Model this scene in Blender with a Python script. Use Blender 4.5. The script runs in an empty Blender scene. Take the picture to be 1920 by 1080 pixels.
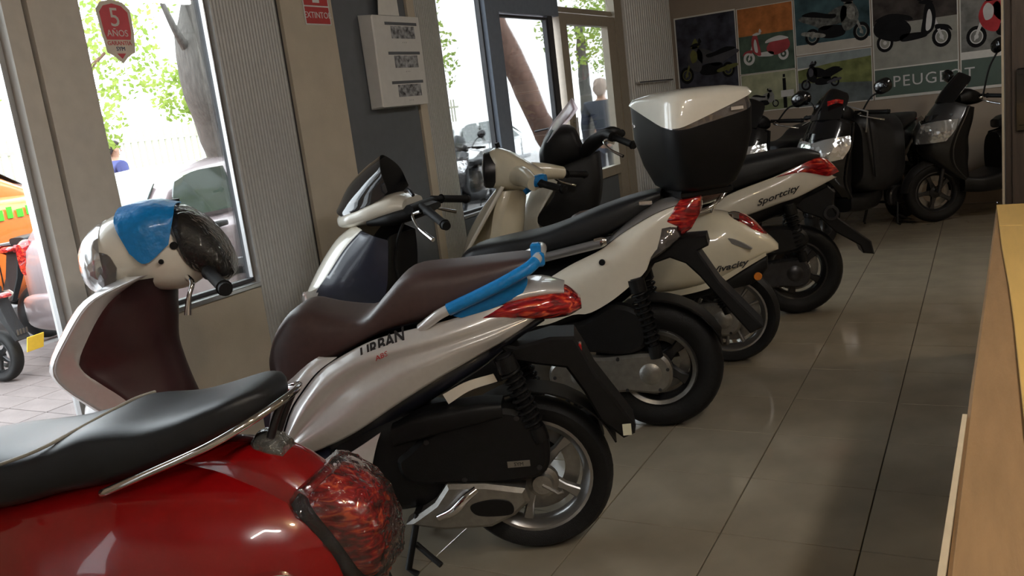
import bpy, bmesh, math, random
from mathutils import Vector, Matrix
random.seed(7)
S = bpy.context.scene
COL = S.collection
PI = math.pi
# ------------------------------------------------------------------ camera
def setup_camera():
    yaw, pitch, roll = math.radians(29.474), math.radians(11.531), math.radians(-7.112)
    fw = Vector((-math.sin(yaw)*math.cos(pitch), math.cos(yaw)*math.cos(pitch), -math.sin(pitch)))
    rt = Vector((math.cos(yaw), math.sin(yaw), 0))
    up = rt.cross(fw)
    r2 = math.cos(roll)*rt + math.sin(roll)*up
    u2 = -math.sin(roll)*rt + math.cos(roll)*up
    cam = bpy.data.cameras.new('camera'); o = bpy.data.objects.new('camera', cam); COL.objects.link(o)
    m = Matrix((r2, u2, -fw)).transposed().to_4x4(); m.translation = Vector((0, 0, 1.37))
    o.matrix_world = m
    cam.sensor_width = 36; cam.lens = 36*1624.14/1920; cam.clip_start = .02; cam.clip_end = 300
    S.camera = o
setup_camera()
# ------------------------------------------------------------------ world, sun, exposure
W = bpy.data.worlds.new('world'); S.world = W; W.use_nodes = True
nt = W.node_tree; nt.nodes.clear()
wo = nt.nodes.new('ShaderNodeOutputWorld'); bg = nt.nodes.new('ShaderNodeBackground')
bg.inputs[0].default_value = (.88, .93, 1.0, 1); bg.inputs[1].default_value = 4.6
nt.links.new(bg.outputs[0], wo.inputs[0])
sun = bpy.data.lights.new('sun', 'SUN'); sun.energy = 1.2; sun.angle = math.radians(1.0); sun.color = (1, .96, .9)
so = bpy.data.objects.new('sun', sun); COL.objects.link(so); so.rotation_euler = (math.radians(12), math.radians(32), 0); so.location = (6, 0, 12)
S.view_settings.view_transform = 'Standard'; S.view_settings.look = 'None'
S.view_settings.gamma = 1; S.view_settings.use_curve_mapping = False
S.view_settings.exposure = 0.6
S.cycles.use_denoising = True
S.cycles.max_bounces = 8; S.cycles.diffuse_bounces = 4; S.cycles.glossy_bounces = 4; S.cycles.transparent_max_bounces = 16
S.cycles.caustics_reflective = False; S.cycles.caustics_refractive = False
S.cycles.sample_clamp_indirect = 6
# ------------------------------------------------------------------ materials
def nodes(name):
    m = bpy.data.materials.new(name); m.use_nodes = True
    t = m.node_tree; b = t.nodes['Principled BSDF']
    return m, t, b
def mat(name, col, rough=.5, metal=0, coat=0, var=.06, vscale=30, bump=0, bscale=200, spec=.5, trans=0, emit=None, estr=0, sheen=0, stretch=None):
    m, t, b = nodes(name)
    tc = t.nodes.new('ShaderNodeTexCoord'); n = t.nodes.new('ShaderNodeTexNoise')
    mp = t.nodes.new('ShaderNodeMapping'); t.links.new(tc.outputs['Object'], mp.inputs[0])
    if stretch: mp.inputs['Scale'].default_value = stretch
    n.inputs['Scale'].default_value = vscale; n.inputs['Detail'].default_value = 4
    t.links.new(mp.outputs[0], n.inputs['Vector'])
    r = t.nodes.new('ShaderNodeValToRGB')
    r.color_ramp.elements[0].position = .3; r.color_ramp.elements[1].position = .7
    r.color_ramp.elements[0].color = [max(0, c*(1-var)) for c in col]+[1]
    r.color_ramp.elements[1].color = [min(1, c*(1+var)) for c in col]+[1]
    t.links.new(n.outputs['Fac'], r.inputs[0]); t.links.new(r.outputs[0], b.inputs['Base Color'])
    b.inputs['Roughness'].default_value = rough; b.inputs['Metallic'].default_value = metal
    b.inputs['Coat Weight'].default_value = coat; b.inputs['Coat Roughness'].default_value = .03
    b.inputs['Specular IOR Level'].default_value = spec
    b.inputs['Transmission Weight'].default_value = trans
    if bump:
        n2 = t.nodes.new('ShaderNodeTexNoise'); n2.inputs['Scale'].default_value = bscale
        bp = t.nodes.new('ShaderNodeBump'); bp.inputs['Strength'].default_value = bump; bp.inputs['Distance'].default_value = .01
        t.links.new(mp.outputs[0], n2.inputs['Vector'])
        t.links.new(n2.outputs['Fac'], bp.inputs['Height']); t.links.new(bp.outputs[0], b.inputs['Normal'])
    if emit:
        b.inputs['Emission Color'].default_value = list(emit)+[1]; b.inputs['Emission Strength'].default_value = estr
    return m
def mat_thin(name, col, gloss=1.0, rough=.02, bump=0, bscale=30, opac=0.0, ocol=(1, 1, 1)):
    """thin clear sheet: transparent with mirror reflection by fresnel, optional veil of diffuse colour"""
    m = bpy.data.materials.new(name); m.use_nodes = True; t = m.node_tree; t.nodes.clear()
    o = t.nodes.new('ShaderNodeOutputMaterial'); tr = t.nodes.new('ShaderNodeBsdfTransparent'); g = t.nodes.new('ShaderNodeBsdfGlossy')
    tr.inputs[0].default_value = list(col)+[1]; g.inputs['Roughness'].default_value = rough
    fr = t.nodes.new('ShaderNodeFresnel'); fr.inputs[0].default_value = 1.45
    mx = t.nodes.new('ShaderNodeMixShader'); ml = t.nodes.new('ShaderNodeMath'); ml.operation = 'MULTIPLY'; ml.inputs[1].default_value = gloss
    t.links.new(fr.outputs[0], ml.inputs[0]); t.links.new(ml.outputs[0], mx.inputs[0])
    t.links.new(tr.outputs[0], mx.inputs[1]); t.links.new(g.outputs[0], mx.inputs[2])
    last = mx
    tc = t.nodes.new('ShaderNodeTexCoord'); n2 = t.nodes.new('ShaderNodeTexNoise'); n2.inputs['Scale'].default_value = bscale; n2.inputs['Distortion'].default_value = 1.5
    t.links.new(tc.outputs['Object'], n2.inputs['Vector'])
    if bump:
        bp = t.nodes.new('ShaderNodeBump'); bp.inputs['Strength'].default_value = bump; bp.inputs['Distance'].default_value = .02
        t.links.new(n2.outputs['Fac'], bp.inputs['Height']); t.links.new(bp.outputs[0], g.inputs['Normal']); t.links.new(bp.outputs[0], fr.inputs['Normal'])
    if opac:
        d = t.nodes.new('ShaderNodeBsdfDiffuse'); d.inputs[0].default_value = list(ocol)+[1]
        m2 = t.nodes.new('ShaderNodeMixShader'); m2.inputs[0].default_value = opac
        t.links.new(mx.outputs[0], m2.inputs[1]); t.links.new(d.outputs[0], m2.inputs[2]); last = m2
    t.links.new(last.outputs[0], o.inputs[0])
    return m
def mat_lens(name, col, rough=.06, scale=60, bump=.5, metal=0.0):
    m, t, b = nodes(name)
    tc = t.nodes.new('ShaderNodeTexCoord'); v = t.nodes.new('ShaderNodeTexVoronoi'); v.inputs['Scale'].default_value = scale
    t.links.new(tc.outputs['Object'], v.inputs['Vector'])
    bp = t.nodes.new('ShaderNodeBump'); bp.inputs['Strength'].default_value = bump; bp.inputs['Distance'].default_value = .006
    t.links.new(v.outputs['Distance'], bp.inputs['Height']); t.links.new(bp.outputs[0], b.inputs['Normal'])
    b.inputs['Base Color'].default_value = list(col)+[1]; b.inputs['Roughness'].default_value = rough; b.inputs['Metallic'].default_value = metal
    b.inputs['Coat Weight'].default_value = 1; b.inputs['Coat Roughness'].default_value = .02
    return m
def mat_redlens(name):
    m, t, b = nodes(name)
    tc = t.nodes.new('ShaderNodeTexCoord'); mp = t.nodes.new('ShaderNodeMapping'); mp.inputs['Scale'].default_value = (14, 30, 60); n = t.nodes.new('ShaderNodeTexNoise'); n.inputs['Scale'].default_value = 1.0; n.inputs['Distortion'].default_value = 1.2
    t.links.new(tc.outputs['Object'], mp.inputs[0]); t.links.new(mp.outputs[0], n.inputs['Vector'])
    r = t.nodes.new('ShaderNodeValToRGB'); e = r.color_ramp.elements; e[0].position = .38; e[0].color = (.15, .004, .006, 1); e[1].position = .72; e[1].color = (.95, .13, .04, 1)  # bright streaks put glints of the inner reflectors into the colour
    q = e.new(.55); q.color = (.42, .008, .012, 1)
    t.links.new(n.outputs['Fac'], r.inputs[0]); t.links.new(r.outputs[0], b.inputs['Base Color'])
    b.inputs['Roughness'].default_value = .15; b.inputs['Coat Weight'].default_value = 1; b.inputs['Coat Roughness'].default_value = .02
    return m
def mat_veil(name, col):
    m = bpy.data.materials.new(name); m.use_nodes = True; t = m.node_tree; t.nodes.clear()
    o = t.nodes.new('ShaderNodeOutputMaterial'); tr = t.nodes.new('ShaderNodeBsdfTransparent'); tl = t.nodes.new('ShaderNodeBsdfTranslucent'); g = t.nodes.new('ShaderNodeBsdfGlossy'); g.inputs['Roughness'].default_value = .05
    tl.inputs[0].default_value = list(col)+[1]; tr.inputs[0].default_value = list(col)+[1]
    tc = t.nodes.new('ShaderNodeTexCoord'); n = t.nodes.new('ShaderNodeTexNoise'); n.inputs['Scale'].default_value = 8; t.links.new(tc.outputs['Object'], n.inputs['Vector'])
    a = t.nodes.new('ShaderNodeMixShader'); t.links.new(n.outputs['Fac'], a.inputs[0]); t.links.new(tr.outputs[0], a.inputs[1]); t.links.new(tl.outputs[0], a.inputs[2])
    b = t.nodes.new('ShaderNodeMixShader'); b.inputs[0].default_value = .08; t.links.new(a.outputs[0], b.inputs[1]); t.links.new(g.outputs[0], b.inputs[2]); t.links.new(b.outputs[0], o.inputs[0])
    return m
M = {}
def setup_mats():
    M['silver'] = mat('paint_silver_pearl', (.70, .685, .675), .28, .3, 1, .03, 60)
    M['white'] = mat('paint_white', (.82, .78, .68), .3, .0, 1, .02, 40)
    M['cream'] = mat('paint_cream', (.80, .74, .58), .3, 0, 1, .02, 40)
    M['red'] = mat('paint_red', (.26, .003, .004), .22, .0, 1, .05, 30)
    M['darkgrey'] = mat('paint_dark_grey', (.028, .028, .03), .3, .3, 1, .05, 30)
    M['navy'] = mat('plastic_dark_blue', (.02, .023, .04), .3, 0, .4, .1, 30)
    M['black'] = mat('black_plastic', (.005, .005, .0055), .45, 0, 0, .2, 40, .15, 500, .28)
    M['gloss_black'] = mat('gloss_black', (.006, .006, .007), .15, 0, .5, .1, 30)
    M['rubber'] = mat('tyre_rubber', (.005, .005, .0055), .6, 0, 0, .2, 60, .2, 300, .3)
    M['seat_black'] = mat('seat_black_vinyl', (.012, .0125, .014), .40, 0, 0, .12, 60, .12, 900, .38)
    M['seat_maroon'] = mat('seat_maroon_vinyl', (.055, .031, .028), .42, 0, 0, .1, 60, .12, 900)
    M['seat_brown'] = mat('seat_brown_vinyl', (.10, .05, .035), .42, 0, 0, .1, 60, .12, 900)
    M['maroon'] = mat('maroon_plastic', (.045, .016, .017), .38, 0, .15, .08, 40)
    M['piping'] = mat('seat_piping', (.35, .33, .28), .5)
    M['chrome'] = mat('chrome', (.85, .85, .86), .07, 1, 0, .02)
    M['alu'] = mat('cast_alloy', (.33, .32, .30), .38, .9, 0, .12, 40, .1, 250)
    M['rim_silver'] = mat('wheel_alloy', (.34, .335, .33), .3, .85, .3, .05)
    M['rim_dark'] = mat('wheel_alloy_dark', (.03, .03, .032), .3, .5, .4, .05)
    M['steel'] = mat('dark_steel', (.06, .06, .065), .35, .8, 0, .15)
    M['satin_grey'] = mat('grab_rail_grey', (.35, .35, .36), .3, .7, .3, .04)
    M['red_lens'] = mat_redlens('red_lens')
    M['orange_lens'] = mat_lens('amber_lens', (.75, .22, .01), .08, 90, .3)
    M['clear_lens'] = mat_lens('headlight_reflector', (.9, .92, .94), .16, 28, .7, .8)
    M['smoke_lens'] = mat_lens('smoked_clear_lens', (.16, .15, .15), .06, 40, .5, .6)
    M['tape'] = mat('blue_masking_tape', (.0, .20, .55), .42, 0, .2, .1, 80, .35, 45)
    M['film'] = mat_thin('wrapping_film', (.97, .95, .94), 1.6, .04, .5, 30, .02, (.6, .55, .52))
    M['film_grey'] = mat_thin('crumpled_clear_wrap', (.6, .6, .58), 3.5, .08, 1.0, 25, .25, (.3, .3, .28))
    M['screen_smoke'] = mat('smoked_windscreen', (.012, .012, .014), .05, 0, 1, .1)
    M['screen_pink'] = mat_veil('clear_windscreen', (.92, .84, .86))
    M['glass'] = mat_thin('window_glass', (.97, .99, .98), .8, .0, 0, 10)
    M['car_glass'] = mat('car_window_glass', (.05, .065, .055), .04, 0, 1, .3, 3)
    M['white_plastic'] = mat('white_plastic', (.78, .78, .76), .4, 0, .1, .03)
    M['paper'] = mat('white_paper', (.82, .81, .77), .7, 0, 0, .03)
    M['ink'] = mat('black_ink', (.02, .02, .022), .6)
    M['dark_text'] = mat('dark_decal', (.06, .05, .045), .4)
    M['red_text'] = mat('red_decal', (.5, .02, .02), .4)
    M['tagwhite'] = mat('tag_paper', (.75, .76, .6), .6)
    # setting
    M['tile'] = mat('floor_tile', (.28, .243, .185), .10, 0, .0, .10, 5, .012, 30, .5)
    M['grout'] = mat('grout', (.05, .045, .04), .8)
    M['beige'] = mat('wall_beige', (.60, .53, .425), .6, 0, 0, .05, 8, .08, 120)
    M['panel_grey'] = mat('panel_dark_grey', (.125, .138, .155), .5, 0, 0, .05, 20)
    M['corr'] = mat('corrugated_grey', (.60, .60, .585), .45, .15, 0, .05, 40)
    M['post'] = mat('post_grey_beige', (.62, .575, .51), .5, 0, 0, .05, 20)
    M['rail_alu'] = mat('frame_aluminium', (.6, .6, .6), .3, .8, 0, .04)
    M['frame_dark'] = mat('frame_dark', (.07, .07, .075), .45, .3)
    M['frame_cream'] = mat('door_frame_cream', (.42, .37, .29), .4, .1, 0, .05, 30)
    M['plaster'] = mat('wall_plaster', (.40, .33, .265), .75, 0, 0, .05, 6, .1, 90)
    M['ceil'] = mat('ceiling_white', (.42, .41, .39), .8)
    M['walnut'] = mat('dark_brown_wood', (.055, .036, .024), .45, 0, 0, .25, 14, .1, 60, stretch=(6, 6, .6))
    M['oak'] = mat('counter_oak', (.28, .17, .085), .4, 0, 0, .12, 10, .1, 50, stretch=(8, .8, 8))
    M['yellow_wood'] = mat('counter_yellow_laminate', (.62, .40, .13), .35, 0, 0, .06, 10, stretch=(8, .8, 8))
    M['edge'] = mat('edge_banding', (.5, .42, .3), .5)
setup_mats()
# ------------------------------------------------------------------ geometry helpers (each returns (verts, faces))
def cr(pts, n):
    """Catmull-Rom through points, n samples, roughly uniform in arc length"""
    P = [Vector(p) for p in pts]
    if len(P) == 2: return [P[0].lerp(P[1], i/(n-1)) for i in range(n)]
    out = []; K = 12
    for i in range(len(P)-1):
        p0 = P[i-1] if i > 0 else P[0]*2-P[1]; p1 = P[i]; p2 = P[i+1]; p3 = P[i+2] if i+2 < len(P) else P[-1]*2-P[-2]
        for k in range(K):
            t = k/K
            out.append(.5*((2*p1)+(p2-p0)*t+(2*p0-5*p1+4*p2-p3)*t*t+(3*p1-p0-3*p2+p3)*t*t*t))
    out.append(P[-1])
    L = [0]
    for a, b in zip(out, out[1:]): L.append(L[-1]+(b-a).length)
    res = []; j = 0
    for i in range(n):
        d = L[-1]*i/(n-1)
        while j < len(L)-2 and L[j+1] < d: j += 1
        seg = L[j+1]-L[j]
        res.append(out[j].lerp(out[j+1], 0 if seg < 1e-9 else min(1, max(0, (d-L[j])/seg))))
    return res
def join(*gs):
    v = []; f = []
    for g in gs:
        k = len(v); v += [tuple(p) for p in g[0]]; f += [tuple(i+k for i in q) for q in g[1]]
    return v, f
def loft(rings, cap=True, closed=True, loop=False):
    n = len(rings[0]); v = [tuple(p) for r in rings for p in r]; f = []
    R = len(rings)
    for i in range(R if loop else R-1):
        i2 = (i+1) % R
        for k in range(n if closed else n-1):
            k2 = (k+1) % n
            f.append((i*n+k, i*n+k2, i2*n+k2, i2*n+k))
    if cap and closed and not loop:
        f.append(tuple(reversed(range(n)))); f.append(tuple(range((R-1)*n, R*n)))
    return v, f
def tube(pts, r, n=10, smooth=0, loop=False):
    P = cr(pts, smooth) if smooth else [Vector(p) for p in pts]
    if isinstance(r, (list, tuple)): rr = [c.x for c in cr([(q, 0, 0) for q in r], len(P))] if len(r) != len(P) else r
    else: rr = [r]*len(P)
    rings = []; N = len(P); up = None
    for i, p in enumerate(P):
        if loop: t = (P[(i+1) % N]-P[i-1]).normalized()
        else: t = (P[min(i+1, N-1)]-P[max(i-1, 0)]).normalized()
        if up is None: up = Vector((0, 0, 1)) if abs(t.z) < .9 else Vector((1, 0, 0))
        a = t.cross(up)
        if a.length < 1e-4: a = t.orthogonal()
        a.normalize(); b = a.cross(t).normalized(); up = b
        rings.append([p+a*math.cos(2*PI*k/n)*rr[i]+b*math.sin(2*PI*k/n)*rr[i] for k in range(n)])
    return loft(rings, True, True, loop)
def lathe(prof, n=36, axis='y', c=(0, 0, 0), loop=False):
    rings = []
    for k in range(n):
        a = 2*PI*k/n; ca, sa = math.cos(a), math.sin(a); ring = []
        for r, h in prof:
            q = {'y': (r*ca, h, r*sa), 'x': (h, r*ca, r*sa), 'z': (r*ca, r*sa, h)}[axis]
            ring.append((q[0]+c[0], q[1]+c[1], q[2]+c[2]))
        rings.append(ring)
    return loft(rings, False, loop, True)
def box(c, s, b=0):
    x, y, z = c; a, d, e = s[0]/2, s[1]/2, s[2]/2
    if b <= 0:
        v = [(x+i*a, y+j*d, z+k*e) for i in (-1, 1) for j in (-1, 1) for k in (-1, 1)]
        return v, [(0, 1, 3, 2), (4, 6, 7, 5), (0, 4, 5, 1), (2, 3, 7, 6), (0, 2, 6, 4), (1, 5, 7, 3)]
    b = min(b, a*.9, d*.9, e*.9)
    def ring(z0, i): return [(x+a-i, y-d+i+ (b if 0 else 0), z0), (x+a-i, y+d-i, z0), (x-a+i, y+d-i, z0), (x-a+i, y-d+i, z0)]
    return loft([ring(z-e, b), ring(z-e+b, 0), ring(z+e-b, 0), ring(z+e, b)])
def prism(out, y0, y1, b=0, axis='y'):
    """polygon in (s,z) extruded along y with a chamfer b on both rims"""
    n = len(out); P = [Vector((p[0], p[1])) for p in out]
    area = sum(P[i].x*P[(i+1) % n].y-P[(i+1) % n].x*P[i].y for i in range(n))
    if area < 0: P.reverse()
    def inset(d):
        r = []
        for i in range(n):
            e1 = (P[i]-P[i-1]); e2 = (P[(i+1) % n]-P[i])
            n1 = Vector((-e1.y, e1.x)); n2 = Vector((-e2.y, e2.x))
            if n1.length > 1e-9: n1.normalize()
            if n2.length > 1e-9: n2.normalize()
            m = n1+n2
            if m.length < 1e-4: m = n1
            m.normalize(); k = max(.45, m.dot(n1)); r.append(P[i]+m*(d/k))
        return r
    if y1 < y0: y0, y1 = y1, y0
    def mk(Q, h): return [{'y': (q.x, h, q.y), 'x': (h, q.x, q.y), 'z': (q.x, q.y, h)}[axis] for q in Q]
    if b > 0: rings = [mk(inset(b), y0), mk(P, y0+b), mk(P, y1-b), mk(inset(b), y1)]
    else: rings = [mk(P, y0), mk(P, y1)]
    return loft(rings)
def smooth_out(pts, n=40):
    q = [(p[0], p[1], 0) for p in pts]; m = len(q)
    full = cr(q[-2:]+q+q[:2], (m+3)*10)
    # take the closed middle stretch
    P = [Vector(p) for p in q]; out = []
    for i in range(m):
        p0, p1, p2, p3 = P[i-1], P[i], P[(i+1) % m], P[(i+2) % m]
        for k in range(max(2, n//m)):
            t = k/max(2, n//m)
            c = .5*((2*p1)+(p2-p0)*t+(2*p0-5*p1+4*p2-p3)*t*t+(3*p1-p0-3*p2+p3)*t*t*t)
            out.append((c.x, c.y))
    return out
def sring(s, zt, zb, hw, pt=2.6, pb=2.6, n=28, y0=0, k=0, wz=.5):
    """superellipse ring at station s; wz = height share of the widest line; k shears s with height"""
    zw = zb+(zt-zb)*wz; out = []
    for i in range(n):
        a = 2*PI*i/n; c, d = math.cos(a), math.sin(a)
        p = pt if d >= 0 else pb
        y = hw*math.copysign(abs(c)**(2/p), c); h = (zt-zw) if d >= 0 else (zw-zb)
        z = zw+h*math.copysign(abs(d)**(2/p), d)
        out.append((s+k*(z-zw), y0+y, z))
    return out
def body(st, sub=30, pt=2.6, pb=2.6, n=28, k=0, wz=.5):
    """st: (s, ztop, zbot, halfwidth[, y0])"""
    A = cr([(q[0], q[1], q[2]) for q in st], sub)
    # resample width with the same parameterisation: interpolate by s
    ss = [q[0] for q in st]; out = []
    for a in A:
        s = min(max(a.x, min(ss)), max(ss)); i = 0
        while i < len(ss)-2 and not (min(ss[i], ss[i+1])-1e-9 <= s <= max(ss[i], ss[i+1])+1e-9): i += 1
        t = 0 if abs(ss[i+1]-ss[i]) < 1e-9 else min(1, max(0, (s-ss[i])/(ss[i+1]-ss[i])))
        t2 = t*t*(3-2*t)*.5+t*.5
        hw = st[i][3]*(1-t2)+st[i+1][3]*t2
        y0 = (st[i][4]*(1-t2)+st[i+1][4]*t2) if len(st[i]) > 4 else 0
        out.append(sring(s, a.y, a.z, hw, pt, pb, n, y0, k, wz))
    return loft(out)
def skin(curves, nu=28, nv=12, th=.004, mirror=False, thdir=None):
    """surface through curves (each list of xyz), thickened; th along -y (or thdir)"""
    C = [cr(c, nu) for c in curves]; sg = -1 if mirror else 1
    td = Vector(thdir) if thdir else Vector((0, -1, 0))
    G = [cr([C[j][i] for j in range(len(C))], nv) for i in range(nu)]
    a = [p for r in G for p in r]; b = [p+td*th for p in a]; v = [(p.x, p.y*sg, p.z) for p in a+b]; f = []; o = nu*nv
    for i in range(nu-1):
        for j in range(nv-1):
            q = (i*nv+j, i*nv+j+1, (i+1)*nv+j+1, (i+1)*nv+j); f.append(q); f.append(tuple(o+x for x in reversed(q)))
    rim = [i*nv for i in range(nu)]+[(nu-1)*nv+j for j in range(1, nv)]+[i*nv+nv-1 for i in range(nu-2, -1, -1)]+[j for j in range(nv-2, 0, -1)]
    for x, y in zip(rim, rim[1:]+rim[:1]): f.append((x, y, o+y, o+x))
    if mirror: f = [tuple(reversed(q)) for q in f]
    return v, f
def mirror_y(g): return [(x, -y, z) for x, y, z in g[0]], [tuple(reversed(q)) for q in g[1]]
def move(g, d): return [(x+d[0], y+d[1], z+d[2]) for x, y, z in g[0]], g[1]
def xf(g, m): return [tuple(m @ Vector(p)) for p in g[0]], g[1]
def mesh(name, g, m, ang=38):
    me = bpy.data.meshes.new(name); me.from_pydata([tuple(p) for p in g[0]], [], g[1]); me.validate()
    bm = bmesh.new(); bm.from_mesh(me); bmesh.ops.remove_doubles(bm, verts=bm.verts, dist=1e-6)
    bmesh.ops.recalc_face_normals(bm, faces=bm.faces); bm.to_mesh(me); bm.free()
    for p in me.polygons: p.use_smooth = True
    if ang is not None: me.set_sharp_from_angle(angle=math.radians(ang))
    me.materials.append(M[m] if isinstance(m, str) else m)
    return me
def ob(name, g, m, parent=None, ang=38, label=None):
    me = g if isinstance(g, bpy.types.Mesh) else mesh(name, g, m, ang)
    o = bpy.data.objects.new(name, me); COL.objects.link(o)
    if parent: o.parent = parent
    if label: o['label'] = label
    return o
def tag(o, label=None, cat=None, group=None, kind=None):
    if label: o['label'] = label
    if cat: o['category'] = cat
    if group: o['group'] = group
    if kind: o['kind'] = kind
    return o
def empty(name, loc=(0, 0, 0), rz=0, parent=None):
    o = bpy.data.objects.new(name, None); COL.objects.link(o); o.location = loc; o.rotation_euler = (0, 0, rz); o.empty_display_size = .1
    if parent: o.parent = parent
    return o
def struct(name, g, m, parent=None, ang=30):
    o = ob(name, g, m, parent, ang)
    if not parent: o['kind'] = 'structure'
    return o
def thing(name, label, cat, loc=(0, 0, 0), rz=0, group=None):
    return tag(empty(name, loc, rz), label, cat, group)
def text_geo(s, size, ext=.0006, align='CENTER', shear=0, space=1, off=0):
    c = bpy.data.curves.new('t', 'FONT'); c.body = s; c.size = size; c.extrude = ext; c.align_x = align; c.align_y = 'CENTER'; c.shear = shear; c.space_character = space
    c.resolution_u = 3; c.offset = off
    o = bpy.data.objects.new('t', c); COL.objects.link(o)
    dg = bpy.context.evaluated_depsgraph_get(); me = o.evaluated_get(dg).to_mesh()
    g = ([tuple(v.co) for v in me.vertices], [tuple(p.vertices) for p in me.polygons])
    o.evaluated_get(dg).to_mesh_clear(); bpy.data.objects.remove(o); bpy.data.curves.remove(c)
    return g
def basis(o, ex, ey):
    ex = Vector(ex).normalized(); ez = ex.cross(Vector(ey)).normalized(); ey = ez.cross(ex)
    m = Matrix((ex, ey, ez)).transposed().to_4x4(); m.translation = Vector(o); return m
# ------------------------------------------------------------------ the room
FX = -2.89; WY = 9.1; CZ = 2.85; RX = 3.2; BY = -3.2; GZ = -.12
def build_floor():
    fl = struct('floor', box(((FX+RX)/2, (BY+WY)/2, -.055), (RX-FX+.3, WY-BY+.3, .09)), 'grout')
    T = .4115; gx = -.746; gy = 2.445; e = .0035
    me = mesh('tile', box((0, 0, 0), (T-e, T-e, .012), .0015), 'tile')
    rest = []
    i0 = math.floor((FX-gx)/T); i1 = math.ceil((RX-gx)/T); j0 = math.floor((BY-gy)/T); j1 = math.ceil((WY-gy)/T)
    for i in range(i0, i1):
        for j in range(j0, j1):
            x = gx+T*(i+.5); y = gy+T*(j+.5)
            xa = max(FX, x-T/2); xb = min(RX, x+T/2); ya = max(BY, y-T/2); yb = min(WY, y+T/2)
            full = (xb-xa > T-.002) and (yb-ya > T-.002)
            if full and x < .5 and y > .3:
                o = bpy.data.objects.new('tile', me); COL.objects.link(o); o.parent = fl; o.location = (x, y, -.006)
            elif xb-xa > .02 and yb-ya > .02:
                rest.append(box(((xa+xb)/2, (ya+yb)/2, -.006), (xb-xa-e, yb-ya-e, .012), .0015))
    o = ob('tile_margin', join(*rest), 'tile', fl); o['kind'] = 'stuff'
build_floor()
def corrugated(y0, y1, z0, z1, x, depth=.05, pitch=.019):
    n = max(2, round((y1-y0)/pitch)); p = (y1-y0)/n; out = [(FX-.02, y0)]
    for i in range(n):
        a = y0+p*i
        out += [(x, a+p*.08), (x, a+p*.62), (x-.006, a+p*.72), (x-.006, a+p*.98)]
    out += [(x, y1), (FX-.02, y1)]
    return prism(out, z0, z1, 0, 'z')
def B(y0, y1, z0, z1, x0, x1, b=.003): return box(((x0+x1)/2, (y0+y1)/2, (z0+z1)/2), (abs(x1-x0), y1-y0, z1-z0), b)
def build_shell():
    struct('ceiling', box(((FX+RX)/2, (BY+WY)/2, CZ+.1), (RX-FX+.7, WY-BY+.7, .2)), 'ceil')
    w = struct('wall_back', box(((FX+RX)/2, WY+.08, CZ/2), (RX-FX+.5, .16, CZ)), 'plaster')
    struct('wall_right', box((RX+.1, (BY+WY)/2, CZ/2), (.2, WY-BY+.5, CZ)), 'plaster')
    struct('wall_front', box(((FX+RX)/2, BY-.1, CZ/2), (RX-FX+.5, .2, CZ)), 'plaster')
    # facade: solid stretches of left wall; unseen near one widened to cut window reflections
    wl = struct('wall_left', join(B(3.23, 4.37, 0, CZ, FX-.08, FX-.03), B(7.72, WY+.1, 0, CZ, FX-.08, FX-.04), B(2.17, 2.80, 0, .745, FX-.09, FX-.02), B(4.6, 7.72, 2.5, CZ, FX-.2, FX), B(BY-.2, 2.81, 2.55, CZ, FX-.2, FX), B(2.82, 3.23, 0, CZ, FX-.06, FX-.03), B(4.37, 4.6, 0, CZ, FX-.07, FX-.03), B(4.6, 6.36, 0, .73, FX-.08, FX-.02), B(-1.55, .75, 0, CZ, FX-.2, FX), B(BY-.2, BY, 0, CZ, FX-.2, FX)), 'plaster')
    def part(n, g, m): return ob(n, g, m, wl)
    M['corr_door_lit'] = mat('corrugated_door_lit', (.82, .82, .80), .45, .1, 0, .05, 40)  # paler copy of the corrugated grey, door light put into the colour
    part('corrugated_pillar', corrugated(2.815, 3.215, 0, 2.6, FX+.008), 'corr')
    part('corrugated_pillar', corrugated(4.36, 4.60, 0, 2.6, FX+.012), 'corr')
    part('corrugated_pillar', corrugated(7.73, 9.095, 0, 2.7, FX+.02, .05, .062), 'corr_door_lit')
    part('beige_pilaster', B(3.236, 3.61, 0, 2.7, FX-.05, FX+.02, .006), 'beige')
    part('grey_panel', B(3.613, 4.28, 0, 2.7, FX-.05, FX, .004), 'panel_grey')
    part('beige_strip', B(4.283, 4.355, 0, 2.7, FX-.05, FX+.015, .004), 'beige')
    part('sill_panel', B(2.175, 2.80, 0, .735, FX-.03, FX+.02, .004), 'beige')
    part('sill_ledge', B(2.175, 2.80, .738, .757, FX-.09, FX+.03, .003), 'rail_alu')
    part('sill_panel', B(4.605, 6.36, 0, .735, FX-.03, FX+.0, .004), 'panel_grey')
    part('sill_ledge', B(4.605, 6.36, .738, .757, FX-.08, FX+.015, .003), 'rail_alu')
    # rod on the far corrugated pillar
    tag(ob('wall_rod', join(tube([(FX+.07, 7.85, 1.475), (FX+.07, 8.85, 1.475)], .008), tube([(FX, 7.9, 1.475), (FX+.07, 7.9, 1.475)], .006), tube([(FX, 8.8, 1.475), (FX+.07, 8.8, 1.475)], .006)), 'chrome'), 'thin chrome rod fixed to the far corrugated pillar', 'rod')
    # grey post between the two left windows
    part('post', B(1.886, 1.958, 0, 2.6, FX-.06, FX+.02, .004), 'post')
    part('post', B(1.972, 2.17, 0, 2.6, FX-.06, FX+.03, .004), 'post')
    part('post_joint', B(1.958, 1.972, 0, 2.6, FX-.05, FX+.0, 0), 'frame_dark')
    part('post_joint', B(3.216, 3.236, 0, 2.7, FX-.05, FX+.0, 0), 'frame_dark')
build_shell()
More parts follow.
